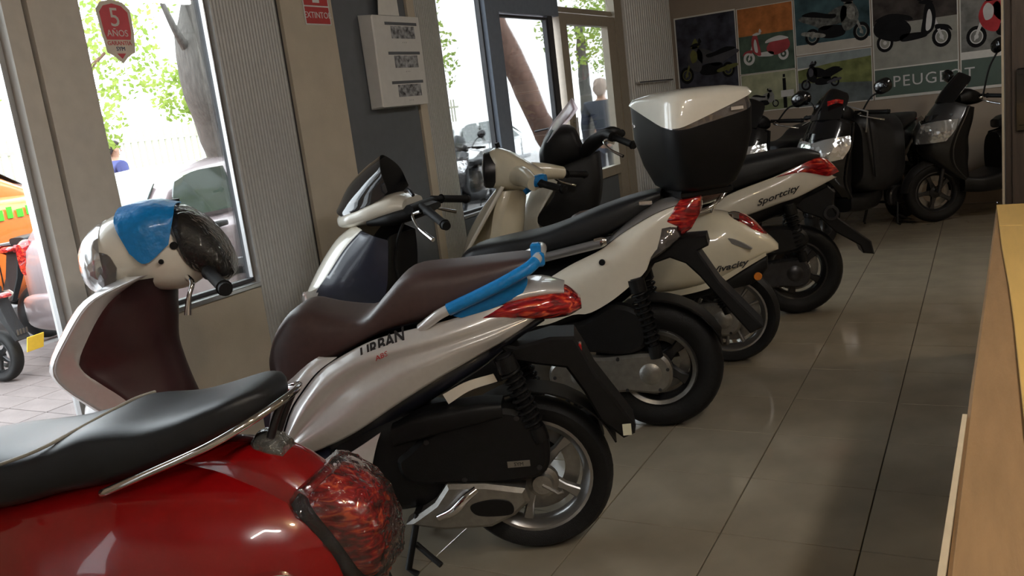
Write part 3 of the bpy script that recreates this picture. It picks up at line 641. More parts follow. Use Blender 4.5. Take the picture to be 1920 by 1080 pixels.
# ------------------------------------------------------------------ silver scooter (maroon seat)
def scooter_silver():
    T = thing('scooter', 'silver scooter with maroon seat and blue tape, behind the red scooter', 'scooter', (-1.266, 2.236, 0), PI+math.radians(24), 'scooters parked along the window')
    r = .25
    wheel(T, 'rear_wheel', 0, r, .178, .105, 5, 'rim_silver', sw=.016)
    front_end(T, 1.27, .25, .178, (1.24, .88), .09, fender='silver')
    # side panels
    top = [(.735, .150, .480), (.684, .158, .576), (.637, .160, .633), (.579, .160, .689), (.513, .158, .725), (.40, .155, .767), (.25, .152, .791), (.185, .15, .80), (.10, .14, .815), (.04, .13, .825), (-.03, .115, .815), (-.085, .095, .79)]
    c1 = [(.722, .172, .478), (.65, .186, .565), (.593, .190, .627), (.551, .190, .659), (.46, .19, .711), (.339, .188, .738), (.20, .178, .760), (.09, .158, .780), (.0, .135, .792), (-.088, .10, .787)]
    mid = [(.712, .170, .470), (.60, .172, .575), (.50, .172, .645), (.36, .172, .70), (.20, .165, .728), (.08, .146, .752), (-.09, .10, .785)]
    c2 = [(.700, .184, .462), (.548, .196, .532), (.449, .196, .595), (.321, .192, .667), (.197, .18, .708), (.06, .152, .740), (-.092, .10, .783)]
    bot = [(.690, .160, .440), (.655, .165, .438), (.511, .172, .489), (.368, .17, .565), (.24, .16, .628), (.129, .14, .675), (.016, .12, .722), (-.094, .095, .781)]
    for mr in (False, True): ob('side_panel', skin([top, c1, mid, c2, bot], 40, 22, .006, mr), 'silver', T, 70)
    f0 = [(.800, .09, .500), (.765, .10, .58), (.715, .11, .65), (.655, .12, .705), (.60, .13, .735)]
    f1 = [(.768, .135, .492), (.725, .145, .58), (.672, .15, .645), (.612, .152, .70), (.565, .15, .728)]
    f2 = [(.740, .152, .480), (.690, .16, .576), (.643, .162, .633), (.585, .162, .689), (.52, .16, .727)]
    for mr in (False, True): ob('seat_side_fairing', skin([f0, f1, f2], 24, 9, .006, mr), 'silver', T, 70)
    # dark inner body, tail underside and floorboard
    ob('inner_body', body([(.80, .62, .40, .10), (.70, .68, .33, .13), (.5, .73, .42, .14), (.3, .77, .52, .135), (.12, .79, .61, .10), (0, .79, .69, .08), (-.09, .79, .74, .06)], 30), 'navy', T, 60)
    ob('floorboard', body([(1.12, .36, .24, .14), (1.0, .335, .22, .19), (.85, .335, .22, .20), (.72, .40, .23, .18), (.60, .44, .26, .15)], 20, 5, 4), 'navy', T, 60)
    ob('lower_side_trim', skin([[(.585, .165, .40), (.50, .172, .445), (.425, .165, .485)], [(.575, .18, .36), (.51, .185, .39), (.445, .175, .44)], [(.56, .17, .335), (.51, .172, .335), (.48, .165, .345)]], 12, 6, .005), 'silver', T, 60)
    # seat
    seat_part(T, [(.768, .66, .615, .05), (.755, .735, .61, .09), (.72, .805, .605, .12), (.67, .858, .62, .135), (.626, .872, .65, .142), (.555, .848, .695, .145), (.474, .828, .735, .145), (.426, .83, .758, .145), (.362, .888, .775, .142), (.289, .942, .785, .138), (.149, .945, .805, .13), (.03, .947, .85, .118), (-.055, .946, .90, .10), (-.085, .935, .915, .075)], 'seat_maroon', 4.5, 3)
    # grab rail with tape
    near = [(.262, .145, .785), (.225, .162, .81), (.181, .166, .833), (.036, .160, .883), (-.06, .145, .922), (-.095, .10, .945), (-.105, 0, .955), (-.095, -.10, .945), (-.06, -.145, .922), (.036, -.160, .883), (.181, -.166, .833), (.262, -.145, .785)]
    gr = ob('grab_rail', tube(near, .0155, 12, 60), 'silver', T)
    ob('blue_tape', join(tube([(.172, .166, .836), (.036, .161, .884), (-.06, .146, .923), (-.088, .118, .938)], .0185, 12, 24)), 'tape', gr)
    ob('blue_tape', join(box((-.092, .075, .962), (.03, .035, .05), .006), box((-.10, .09, .94), (.03, .03, .04), .006)), 'tape', gr)
    ob('blue_tape', skin([[(.17, .15, .83), (.05, .148, .87), (-.06, .13, .905)], [(.165, .152, .815), (.05, .15, .845), (-.06, .12, .88)], [(.14, .150, .805), (.04, .135, .822), (-.04, .115, .848)]], 14, 5, .002), 'tape', T)
    # tail light
    ob('tail_light', body([(.095, .797, .790, .150), (.06, .815, .783, .150), (0, .842, .765, .145), (-.09, .848, .752, .13), (-.16, .835, .75, .098), (-.205, .80, .765, .045)], 26, 2.4, 2.4), 'red_lens', T, 60)
    ob('tail_cap', body([(.14, .83, .79, .12), (.0, .862, .815, .125), (-.09, .866, .825, .11), (-.16, .845, .82, .07)], 14), 'silver', T, 60)
    decal(T, 'URBAN', .05, (.45, .728), (.30, .783), .180, .172, 'ink', .5, off=.0012); decal(T, 'ABS', .02, (.40, .718), (.36, .732), .190, .187, 'red_text')
    # engine side
    out = smooth_out([(.40, .37), (.36, .405), (.294, .451), (.163, .505), (.03, .505), (-.05, .44), (-.065, .36), (-.04, .295), (.06, .275), (.24, .285), (.37, .30)], 66)
    bc = ob('belt_cover', prism(out, .055, .135, .014), 'black', T)
    ob('badge', box((.03, .137, .337), (.068, .004, .02), .001), 'alu', bc); ob('badge_lettering', xf(text_geo('SYM', .016), basis((.03, .1395, .337), (-1, 0, -.02), (0, 0, 1))), 'ink', bc)
    for a, b in ((.30, .43), (.16, .48), (.02, .48), (-.03, .32), (.2, .30)): ob('case_bolt', lathe([(0, .139), (.008, .138), (.009, .125)], 10, 'y', (a, 0, b)), 'steel', bc)
    ob('air_box', body([(.40, .49, .42, .05, .09), (.30, .52, .44, .06, .09), (.14, .535, .47, .06, .09), (.06, .53, .48, .05, .09)], 16, 4, 4), 'black', T)
    out = [(.40, .172), (.365, .195), (.30, .235), (.255, .292), (.14, .284), (.02, .258), (.012, .215), (.06, .175), (.136, .143), (.28, .145)]
    lc = ob('engine_lower_case', prism(out, .07, .15, .012), 'alu', T)
    ob('case_slot', prism(smooth_out([(.19, .222), (.17, .188), (.08, .182), (.06, .20), (.075, .228), (.13, .236)], 36), .148, .1535, .001), 'black', lc)
    ob('kick_pipe', tube([(.165, .155, .275), (.20, .168, .255), (.24, .168, .22), (.29, .155, .195)], [.012, .016, .016, .012], 12, 14), 'chrome', lc)
    ob('brake_cam', join(lathe([(0, .11), (.03, .11), (.035, .09), (.05, .085), (.05, .06)], 20, 'y', (-.03, 0, .25)), tube([(-.03, .105, .25), (-.075, .11, .22), (-.09, .11, .225)], .007, 8)), 'alu', T)
    shock(T, (.036, .125, .67), (-.045, .12, .40), .028)
    shock(T, (.036, -.125, .67), (-.045, -.12, .40), .028)
    ob('exhaust_muffler', tube([(.35, -.14, .22), (.2, -.15, .25), (-.05, -.16, .30), (-.22, -.16, .34)], [.03, .055, .06, .05], 16, 14), 'black', T)
    # inner fender and number plate hanger
    ob('plate_hanger', prism([(.06, .70), (.001, .68), (-.101, .70), (-.174, .695), (-.20, .64), (-.225, .575), (-.33, .40), (-.325, .375), (-.29, .362), (-.225, .425), (-.185, .52), (-.14, .60), (-.05, .62), (.02, .64)], -.075, .075, .008), 'black', T)
    ob('rear_reflector', box((-.185, .055, .655), (.016, .03, .03), .003), 'red_lens', T)
    ob('paper_tag', box((-.302, .078, .392), (.026, .003, .036), .0005), 'tagwhite', T)
    arcs = []
    for i in range(12):
        a = math.radians(40+120*i/11); R = r+.03
        arcs.append([(R*math.cos(a), y, r+R*math.sin(a)) for y in (-.06, -.03, 0, .03, .06)]+[((R+.005)*math.cos(a), y, r+(R+.005)*math.sin(a)) for y in (.06, .03, 0, -.03, -.06)])
    ob('inner_fender', loft(arcs), 'black', T)
    ob('white_bracket', skin([[(.235, .105, .565), (.16, .108, .598), (.075, .108, .615)], [(.22, .11, .535), (.15, .113, .572), (.065, .113, .592)]], 10, 4, .004), 'white', T)
    stand(T, .36, .20)
    ob('engine_block', body([(.66, .46, .25, .11), (.54, .50, .19, .125), (.36, .52, .19, .12), (.18, .48, .22, .08), (.12, .44, .26, .05)], 16, 4, 4), 'black', T, 60)
    # leg shield: silver rim, maroon inner panel
    L = [(1.04, .20, 1.035), (1.115, .235, 1.01), (1.19, .245, .972), (1.268, .25, .885), (1.33, .245, .80), (1.32, .235, .74), (1.255, .21, .66), (1.16, .18, .56), (1.10, .16, .44)]
    Ce = [(1.13, .0, 1.02), (1.17, 0, 1.0), (1.225, 0, .96), (1.29, 0, .88), (1.33, 0, .79), (1.32, 0, .72), (1.26, 0, .62), (1.19, 0, .52), (1.13, 0, .42)]
    def mid_(f, dy, dx): return [((a[0]*(1-f)+b[0]*f)+dx, (a[1]*(1-f)+b[1]*f)+dy, a[2]*(1-f)+b[2]*f) for a, b in zip(Ce, L)]
    Rr = [(x, -y, z) for x, y, z in L]
    ob('leg_shield', skin([L, mid_(.85, .0, .04), mid_(.5, 0, .06), [(x+.075, y, z) for x, y, z in Ce], [(x, -y, z) for x, y, z in mid_(.5, 0, .06)], [(x, -y, z) for x, y, z in mid_(.85, 0, .04)], Rr], 30, 26, .006, False, (-1, 0, 0)), 'silver', T, 70)
    I = [(1.06, .185, 1.022), (1.15, .205, .965), (1.225, .215, .875), (1.275, .21, .79), (1.235, .195, .73), (1.18, .175, .665), (1.12, .16, .57), (1.08, .15, .46)]
    Ic = [(1.04, 0, 1.0), (1.06, 0, .94), (1.07, 0, .86), (1.08, 0, .79), (1.075, 0, .72), (1.065, 0, .65), (1.05, 0, .56), (1.03, 0, .45)]
    def im(f): return [(a[0]*(1-f**2.2)+b[0]*f**2.2, a[1]*(1-f)+b[1]*f, a[2]*(1-f)+b[2]*f) for a, b in zip(Ic, I)]
    ob('inner_leg_shield', skin([I, im(.7), im(.35), Ic, [(x, -y, z) for x, y, z in im(.35)], [(x, -y, z) for x, y, z in im(.7)], [(x, -y, z) for x, y, z in I]], 30, 24, .008, False, (1, 0, 0)), 'maroon', T, 70)
    ob('shield_rim', skin([[(x, y, z) for x, y, z in L[:8]], [(x-.02, y-.012, z) for x, y, z in L[:8]], I], 28, 6, .005, False, (1, 0, 0)), 'silver', T, 70)
    ob('steering_column', tube([(1.09, 0, 1.02), (1.22, 0, .72), (1.25, 0, .5)], .04, 14), 'black', T)
    ob('front_cowl', body([(1.40, .60, .50, .05), (1.37, .66, .44, .10), (1.30, .74, .40, .14), (1.22, .72, .38, .14), (1.15, .62, .36, .12)], 18), 'silver', T, 60)
    # steering head, turned a little to the left
    RT = Matrix.Translation((1.08, 0, 0)) @ Matrix.Rotation(math.radians(14), 4, 'Z') @ Matrix.Translation((-1.08, 0, 0))
    H = lambda g: xf(g, RT)
    ob('handlebar_cover', H(body([(1.262, 1.13, 1.0, .075), (1.24, 1.165, .985, .115), (1.19, 1.20, .975, .135), (1.12, 1.222, .968, .14), (1.05, 1.222, .955, .132), (.99, 1.19, .96, .115), (.945, 1.12, .985, .085), (.925, 1.07, 1.01, .05)], 34, 2.4, 2.4)), 'white', T, 60)
    hl = ob('headlight', H(body([(1.292, 1.09, 1.04, .04), (1.285, 1.13, 1.0, .08), (1.262, 1.16, .978, .118), (1.222, 1.19, .968, .136), (1.205, 1.195, .972, .138)], 18, 2.2, 2.2)), 'clear_lens', T, 60)
    ob('turn_signal', H(skin([[(1.215, .128, 1.115), (1.18, .140, 1.10), (1.165, .140, 1.06)], [(1.225, .128, 1.06), (1.195, .143, 1.04), (1.175, .142, 1.02)], [(1.23, .12, 1.02), (1.21, .136, 1.0), (1.19, .138, .99)]], 8, 8, .01)), 'smoke_lens', T)
    ob('blue_tape', H(skin([[(1.12, .147, 1.10), (1.08, .152, 1.065), (1.01, .138, 1.11)], [(1.15, .128, 1.185), (1.07, .135, 1.19), (.985, .118, 1.19)], [(1.15, .06, 1.225), (1.06, .06, 1.236), (.985, .06, 1.218)], [(1.15, -.03, 1.228), (1.06, -.03, 1.238), (.985, -.03, 1.218)]], 14, 14, .003, False, (0, 0, -1))), 'tape', T, 60)
    hd = ob('instrument_hood', H(body([(1.01, 1.20, 1.03, .10), (.97, 1.195, 1.0, .125), (.92, 1.15, .975, .13), (.885, 1.09, .97, .115), (.865, 1.04, .985, .07)], 20, 2.6, 2.4)), 'black', T, 60)
    ob('wrapping_film', H(body([(1.015, 1.212, 1.03, .107), (.97, 1.205, 1.0, .132), (.915, 1.16, .97, .137), (.875, 1.095, .965, .121), (.855, 1.04, .98, .075)], 20, 2.6, 2.4)), 'film', hd, 60)
    ob('cover_screw', H(join(lathe([(0, .006), (.011, .006), (.012, 0)], 12, 'y', (1.0, .118, 1.10)), lathe([(0, .006), (.007, .006), (.008, 0)], 12, 'y', (1.04, .135, 1.06)))), 'black', T)
    g = grip(T, RT @ Vector((.93, .10, 1.02)), RT @ Vector((.835, .36, .985)), .018, False)
    ob('brake_lever', H(tube([(.98, .115, 1.0), (.965, .14, .985), (.975, .155, .955), (.985, .16, .92), (.99, .165, .895)], [.010, .009, .008, .007, .010], 10, 16)), 'chrome', T)
    grip(T, Vector((1.02, -.10, 1.03)), Vector((1.13, -.33, 1.02)), .018, False)
    ob('mirror_boss', H(tube([(1.02, -.09, 1.15), (1.02, -.10, 1.20), (1.02, -.10, 1.225)], [.012, .016, .018], 12)), 'black', T)
    return T
scooter_silver()
# ------------------------------------------------------------------ red scooter in the foreground
def lamp_loft(top, bot, hw, depth, n=9, ring=26, pw=3.2, grow=0):
    """rounded lamp on a slope from top to bot (s,z); bulges outward"""
    a = Vector((top[0], 0, top[1])); b = Vector((bot[0], 0, bot[1])); d = (b-a).normalized(); nn = Vector((d.z, 0, -d.x))
    if nn.x > 0: nn = -nn
    rings = []
    for i in range(n):
        t = i/(n-1); w = hw*(1-.22*abs(2*t-1)**6); dep = depth*(.35+.65*math.sin(PI*min(1, .12+.88*t*.9+.02)))
        c = a.lerp(b, t); R = []
        for k in range(ring):
            q = 2*PI*k/ring; cc, ss = math.cos(q), math.sin(q)
            y = (w+grow)*math.copysign(abs(cc)**(2/pw), cc); h = math.copysign(abs(ss)**(2/pw), ss)
            h = h*(dep+grow) if h > 0 else h*.03
            R.append(c+Vector((0, y, 0))+nn*h)
        rings.append(R)
    return loft(rings)
def scooter_red():
    T = thing('scooter', 'glossy red scooter with black seat and film wrapped tail light in the foreground', 'scooter', (-1.4377, 1.2516, 0), PI+math.radians(18), 'scooters parked along the window')
    r = .235
    wheel(T, 'rear_wheel', .03, r, .155, .11, 5, 'rim_silver', disc=False)
    front_end(T, 1.27, .235, .155, (1.05, .92), .10, fender='red')
    ob('rear_body', body([(-.285, .43, .36, .03), (-.262, .50, .31, .075), (-.22, .585, .27, .12), (-.15, .645, .25, .16), (-.06, .685, .25, .195), (.05, .715, .26, .22), (.2, .725, .27, .228), (.4, .70, .28, .22), (.6, .66, .30, .17), (.75, .62, .32, .12)], 44, 2.3, 2.4, 44, 0, .42), 'red', T, 80)
    ob('tail_spine', body([(.14, .755, .60, .05), (.05, .752, .60, .066), (-.05, .740, .58, .078), (-.12, .715, .55, .083), (-.175, .672, .52, .083), (-.20, .64, .50, .080)], 26, 3.2, 2.4, 36, 0, .3), 'red', T, 80)
    ob('seat', body([(-.118, .860, .835, .045), (-.10, .874, .812, .085), (-.05, .872, .795, .115), (.04, .850, .758, .138), (.13, .834, .725, .148), (.23, .834, .700, .152), (.29, .826, .69, .155), (.35, .806, .684, .157), (.46, .788, .66, .157), (.60, .785, .64, .14), (.72, .775, .65, .10), (.77, .745, .67, .05)], 46, 4.5, 3, 36, 0, .45), 'seat_black', T, 60)
    ob('seat_piping', tube([(.62, .135, .775), (.50, .150, .77), (.42, .150, .785), (.355, .13, .803), (.315, .07, .818), (.29, 0, .827), (.275, -.07, .830), (.262, -.13, .825)], .004, 8, 50), 'piping', T)
    half = [(.245, .125, .693), (.228, .152, .703), (.101, .160, .748), (-.02, .155, .790), (-.09, .125, .818), (-.132, .07, .836), (-.145, 0, .841)]
    rail = half+[(x, -y, z) for x, y, z in reversed(half[:-1])]
    gr = ob('grab_rail', tube(rail, .0085, 12, 70), 'chrome', T)
    for y in (.022, -.022): ob('rail_stay', tube([(-.138, y, .838), (-.115, y, .80), (-.082, y*.8, .735)], .009, 10, 10), 'steel', gr)
    ob('wrapped_bracket', body([(-.045, .742, .70, .02), (-.06, .758, .69, .034), (-.09, .755, .675, .036), (-.112, .735, .672, .03)], 12, 3, 3), 'steel', gr)
    ob('wrapping_film', body([(-.04, .744, .69, .025), (-.06, .764, .68, .038), (-.09, .760, .668, .040), (-.118, .738, .665, .033)], 12, 3, 3), 'film_grey', gr, 20)
    lt = ob('tail_light', lamp_loft((-.160, .632), (-.268, .440), .088, .105, 13, 32, 4.5), 'red_lens', T, 60)
    ob('lamp_bezel', lamp_loft((-.150, .645), (-.278, .425), .096, .03, 13, 32, 4.5), 'steel', T, 60)
    rnd = random.Random(3); g = lamp_loft((-.148, .652), (-.275, .428), .097, .118, 17, 44, 4)
    g = ([(x+rnd.uniform(-.004, .004), y+rnd.uniform(-.004, .004), z+rnd.uniform(-.004, .004)) for x, y, z in g[0]], g[1])
    ob('wrapping_film', g, 'film', lt, 15)
    for y in (.185, -.185):
        e = ob('turn_signal', xf(lathe([(0, .026), (.03, .02), (.046, .006), (.05, 0), (.05, -.02)], 24, 'y'), Matrix.Translation((-.11, y, .480)) @ Matrix.Rotation(math.radians(34)*(1 if y > 0 else -1), 4, 'Z') @ (Matrix.Identity(4) if y > 0 else Matrix.Rotation(PI, 4, 'Z')) @ Matrix.Diagonal((1.3, 1, .75, 1))), 'clear_lens', T)
        ob('chrome_bezel', xf(lathe([(.046, .008), (.056, .004), (.058, -.02), (.046, -.02)], 28, 'y', loop=True), Matrix.Translation((-.11, y, .480)) @ Matrix.Rotation(math.radians(34)*(1 if y > 0 else -1), 4, 'Z') @ (Matrix.Identity(4) if y > 0 else Matrix.Rotation(PI, 4, 'Z')) @ Matrix.Diagonal((1.3, 1, .75, 1))), 'chrome', e)
    ob('floorboard', body([(1.08, .33, .24, .14), (.95, .30, .22, .19), (.75, .30, .22, .19), (.62, .36, .24, .15)], 16, 5, 4), 'red', T, 60)
    ob('plate_hanger', prism([(-.22, .36), (-.27, .40), (-.33, .20), (-.30, .18), (-.25, .27)], -.07, .07, .006), 'black', T)
    crankcase(T, r, .07, .12)
    shield_front(T, 'red', 1.0)
    grip(T, (.93, .10, 1.0), (.87, .34, .98), .016); grip(T, (.93, -.10, 1.0), (.87, -.34, .98), .016)
    return T
def shield_front(T, m, f=1.0):
    """classic scooter front: flared leg shield, neck and headset with a round lamp"""
    ob('leg_shield', skin([[(1.02, .20, .93), (1.13, .22, .78), (1.20, .21, .60), (1.16, .19, .42), (1.08, .17, .30)], [(1.10, .13, .95), (1.22, .14, .79), (1.28, .13, .60), (1.24, .12, .42), (1.12, .11, .30)], [(1.13, 0, .97), (1.26, 0, .79), (1.33, 0, .60), (1.29, 0, .42), (1.16, 0, .30)], [(1.10, -.13, .95), (1.22, -.14, .79), (1.28, -.13, .60), (1.24, -.12, .42), (1.12, -.11, .30)], [(1.02, -.20, .93), (1.13, -.22, .78), (1.20, -.21, .60), (1.16, -.19, .42), (1.08, -.17, .30)]], 24, 24, .01, False, (-1, 0, 0)), m, T, 70)
    ob('steering_column', tube([(1.04, 0, .98), (1.12, 0, .70), (1.2, 0, .5)], [.06, .05, .04], 16), m, T)
    ob('handlebar_cover', body([(1.15, 1.13, .98, .07), (1.10, 1.15, .96, .10), (1.0, 1.09, .94, .105), (.93, 1.03, .95, .09)], 18, 2.4, 2.4), m, T, 60)
    h = ob('headlight', xf(lathe([(0, .03), (.05, .022), (.075, .0), (.078, -.05)], 30, 'x'), Matrix.Translation((1.15, 0, 1.06))), 'clear_lens', T)
    ob('headlight_ring', xf(lathe([(.074, .006), (.086, 0), (.088, -.05), (.074, -.05)], 32, 'x', loop=True), Matrix.Translation((1.15, 0, 1.06))), 'chrome', h)
scooter_red()
# ------------------------------------------------------------------ white scooter with top case
def scooter_white_case():
    T = thing('scooter', 'white scooter with black seat and top case, behind the silver scooter', 'scooter', (-1.211, 3.300, 0), PI+math.radians(13), 'scooters parked along the window')
    r = .265
    wheel(T, 'rear_wheel', 0, r, .155, .13, 5, 'rim_dark', sw=.022)
    ob('rim_polish', lathe([(.142, .058), (.157, .066), (.157, .050), (.142, .046)], 48, 'y', (0, 0, r), loop=True), 'alu', T)
    front_end(T, 1.30, .25, .17, (1.12, .88), .10, 'rim_dark', 'white')
    top = [(.62, .13, .60), (.50, .145, .64), (.409, .145, .68), (.30, .142, .735), (.17, .135, .788), (.079, .125, .845), (-.056, .11, .909), (-.165, .09, .938)]
    mid = [(.60, .165, .54), (.45, .175, .59), (.356, .172, .632), (.25, .168, .68), (.153, .162, .725), (.05, .15, .79), (-.05, .125, .868), (-.172, .09, .925)]
    bot = [(.56, .15, .49), (.42, .16, .50), (.307, .16, .535), (.24, .158, .537), (.15, .15, .578), (.06, .14, .64), (.0, .13, .69), (-.03, .122, .752), (-.11, .105, .825), (-.178, .085, .908)]
    for mr in (False, True): ob('side_panel', skin([top, mid, bot], 36, 16, .006, mr), 'white', T, 70)
    ob('panel_screw', lathe([(0, .169), (.012, .168), (.013, .160)], 14, 'y', (.165, 0, .742)), 'black', T)
    st2 = [[(.17, .136, .79), (.079, .127, .847), (-.056, .112, .912), (-.16, .092, .94)], [(.15, .12, .815), (.07, .115, .872), (-.06, .10, .935), (-.15, .085, .955)], [(.10, .09, .85), (.04, .09, .90), (-.06, .08, .955), (-.14, .07, .968)]]
    for mr in (False, True): ob('tail_trim', skin(st2, 16, 7, .004, mr), 'satin_grey', T, 60)
    ob('inner_body', body([(.80, .66, .36, .11), (.6, .70, .34, .14), (.4, .74, .42, .145), (.2, .78, .50, .13), (.05, .85, .60, .11), (-.08, .91, .78, .085), (-.15, .93, .86, .06)], 26), 'black', T, 60)
    ob('seat', body([(.80, .765, .735, .05), (.775, .80, .73, .09), (.72, .832, .728, .125), (.573, .855, .74, .145), (.442, .870, .765, .148), (.33, .897, .79, .148), (.21, .936, .81, .142), (.08, .970, .865, .13), (-.02, .988, .925, .11), (-.075, .992, .955, .08)], 40, 4, 3, 34, 0, .45), 'seat_black', T, 60)
    half = [(.50, .145, .752), (.464, .155, .766), (.33, .158, .79), (.166, .156, .818)]
    for sg in (1, -1):
        gr = ob('grab_rail', skin([[(x, y, z+.016) for x, y, z in half], [(x, y+.012, z) for x, y, z in half], [(x, y, z-.02) for x, y, z in half]], 16, 6, .018, sg < 0), 'satin_grey', T, 60)
        ob('rail_cap', xf(body([(.19, .838, .80, .012), (.16, .842, .80, .014), (.14, .835, .81, .010)], 8), Matrix.Translation((0, sg*.148, 0))), 'chrome', gr)
    ob('tail_light', prism([(-.062, .868), (-.12, .918), (-.165, .968), (-.232, .965), (-.222, .895), (-.185, .838), (-.145, .812), (-.13, .85)], -.112, .112, .014), 'red_lens', T, 50)
    ob('lower_lamp', prism([(-.066, .862), (-.128, .848), (-.143, .812), (-.10, .775), (.03, .69), (.055, .70), (.02, .755), (-.03, .815)], -.118, .118, .010), 'smoke_lens', T, 50)
    ob('plate_hanger', prism([(.05, .70), (.0, .735), (-.08, .79), (-.13, .80), (-.236, .800), (-.243, .760), (-.200, .742), (-.23, .69), (-.275, .61), (-.43, .42), (-.378, .395), (-.285, .52), (-.20, .64), (-.15, .695), (-.09, .722), (-.03, .705), (.03, .66), (.06, .62)], -.07, .07, .007), 'black', T)
    ob('seat_lock', box((-.02, .10, .955), (.05, .03, .02), .004), 'chrome', T)
    # engine
    c = crankcase(T, .262, .07, .13)
    out = smooth_out([(.40, .47), (.259, .505), (.156, .559), (.04, .52), (.02, .40), (.10, .352), (.253, .365), (.40, .39)], 48)
    ob('air_box', prism(out, .06, .14, .016), 'black', T)
    shock(T, (.046, .125, .66), (-.01, .12, .33), .03)
    shock(T, (.046, -.125, .66), (-.01, -.12, .33), .03)
    arcs = []
    for i in range(12):
        a = math.radians(35+120*i/11); R = r+.02
        arcs.append([(R*math.cos(a), y, r+R*math.sin(a)) for y in (-.07, 0, .07)]+[((R+.006)*math.cos(a), y, r+(R+.006)*math.sin(a)) for y in (.07, 0, -.07)])
    ob('inner_fender', loft(arcs), 'black', T)
    stand(T, .36, .2)
    ob('floorboard', body([(1.10, .36, .24, .14), (1.0, .33, .22, .19), (.8, .34, .22, .19), (.66, .42, .24, .15)], 18, 5, 4), 'black', T, 60)
    ob('exhaust_muffler', tube([(.35, -.14, .22), (.2, -.15, .25), (-.05, -.16, .30), (-.25, -.16, .34)], [.03, .055, .06, .05], 16, 14), 'black', T)
    # front fairing: white nose, dark side, low headlight
    Fc = [(1.27, 0, .965), (1.36, 0, .91), (1.46, 0, .80), (1.535, 0, .68), (1.545, 0, .62)]
    F1 = [(1.24, .08, .965), (1.33, .10, .905), (1.43, .115, .79), (1.515, .11, .675), (1.52, .10, .62)]
    F2 = [(1.19, .13, .95), (1.27, .15, .88), (1.36, .17, .775), (1.43, .165, .70), (1.47, .14, .625)]
    ob('front_fairing', skin([F2, F1, Fc, [(x, -y, z) for x, y, z in F1], [(x, -y, z) for x, y, z in F2]], 22, 22, .006, False, (-1, 0, 0)), 'white', T, 70)
    D0 = [(1.19, .132, .948), (1.27, .152, .878), (1.36, .172, .773), (1.43, .167, .70), (1.45, .15, .64)]
    D1 = [(1.12, .17, .925), (1.19, .185, .83), (1.27, .195, .74), (1.34, .185, .67), (1.37, .165, .62)]
    D2 = [(1.06, .16, .90), (1.07, .175, .80), (1.09, .18, .70), (1.14, .17, .60), (1.18, .155, .52)]
    for mr in (False, True): ob('leg_shield', skin([D0, D1, D2], 20, 12, .006, mr), 'navy', T, 70)
    ob('inner_leg_shield', skin([[(1.06, .16, .90), (1.07, .175, .80), (1.09, .18, .70), (1.14, .17, .60), (1.16, .155, .45)], [(1.10, .0, .90), (1.11, 0, .8), (1.12, 0, .70), (1.15, 0, .60), (1.15, 0, .45)], [(1.06, -.16, .90), (1.07, -.175, .80), (1.09, -.18, .70), (1.14, -.17, .60), (1.16, -.155, .45)]], 16, 12, .008, False, (1, 0, 0)), 'black', T, 70)
    for sg in (1, -1): ob('headlight', skin([[(1.405, .168, .725), (1.46, .158, .705), (1.525, .12, .695)], [(1.425, .17, .685), (1.48, .155, .665), (1.535, .115, .66)], [(1.455, .155, .64), (1.50, .14, .63), (1.535, .11, .63)]], 12, 8, .02, sg < 0), 'clear_lens', T, 60)
    # handlebar cowl and windscreen
    ob('handlebar_cowl', body([(1.335, 1.005, .962, .05), (1.315, 1.02, .953, .085), (1.25, 1.035, .955, .125), (1.15, 1.065, .965, .145), (1.05, 1.085, .985, .14), (.99, 1.06, 1.0, .12)], 22, 2.6, 2.6), 'white', T, 60)
    ob('windscreen', skin([[(1.05, .12, 1.10), (1.085, .125, 1.075), (1.19, .125, 1.035), (1.29, .095, 1.012)], [(1.075, .10, 1.19), (1.16, .105, 1.13), (1.25, .09, 1.075), (1.325, .06, 1.025)], [(1.105, 0, 1.250), (1.19, 0, 1.20), (1.275, 0, 1.135), (1.345, 0, 1.04)], [(1.075, -.10, 1.19), (1.16, -.105, 1.13), (1.25, -.09, 1.075), (1.325, -.06, 1.025)], [(1.05, -.12, 1.10), (1.085, -.125, 1.075), (1.19, -.125, 1.035), (1.29, -.095, 1.012)]], 20, 22, .004, False, (-1, 0, 0)), 'screen_smoke', T, 70)
    ob('handlebar', join(body([(1.16, 1.0, .955, .13), (1.05, 1.02, .95, .15), (.95, 1.03, .97, .14), (.90, 1.02, .99, .10)], 14, 3, 3), tube([(.95, -.15, 1.02), (.95, .15, 1.02)], .02, 12)), 'black', T, 60)
    grip(T, (.90, .13, 1.03), (.725, .34, .962), .017)
    grip(T, (.95, -.13, 1.03), (.86, -.36, .99), .017)
    ob('mirror_stub', tube([(.99, .06, 1.09), (.96, .10, 1.10), (.93, .13, 1.075)], .008, 8, 8), 'steel', T)
    ob('indicator_stub', join(tube([(1.25, -.12, 1.15), (1.26, -.15, 1.155)], .006, 8), tube([(1.26, -.15, 1.15), (1.265, -.165, 1.165)], .012, 8)), 'black', T)
    ob('brake_hose', tube([(1.0, .10, .97), (1.03, .12, .90), (1.06, .12, .80), (1.05, .13, .72)], .006, 8, 14), 'rubber', T)
    # top case, its front turned towards the camera
    cs = empty('top_case', (-.205, 0, .985), math.radians(30), T)
    def rr(hx, hy, z, n=44, p=5, zf=None):
        o = []
        for i in range(n):
            a = 2*PI*i/n; c, s = math.cos(a), math.sin(a); x = hx*math.copysign(abs(c)**(2/p), c); y = hy*math.copysign(abs(s)**(2/p), s)
            o.append((x, y, z if zf is None else zf(x, y)))
        return o
    ob('case_base', loft([rr(.10, .12, .0), rr(.125, .15, .02), rr(.155, .19, .10), rr(.178, .215, .20), rr(.182, .22, 0, zf=lambda x, y: min(.345, .228+.17*max(0, .184-x)+.30*max(0, .215-y)))]), 'black', cs, 50)
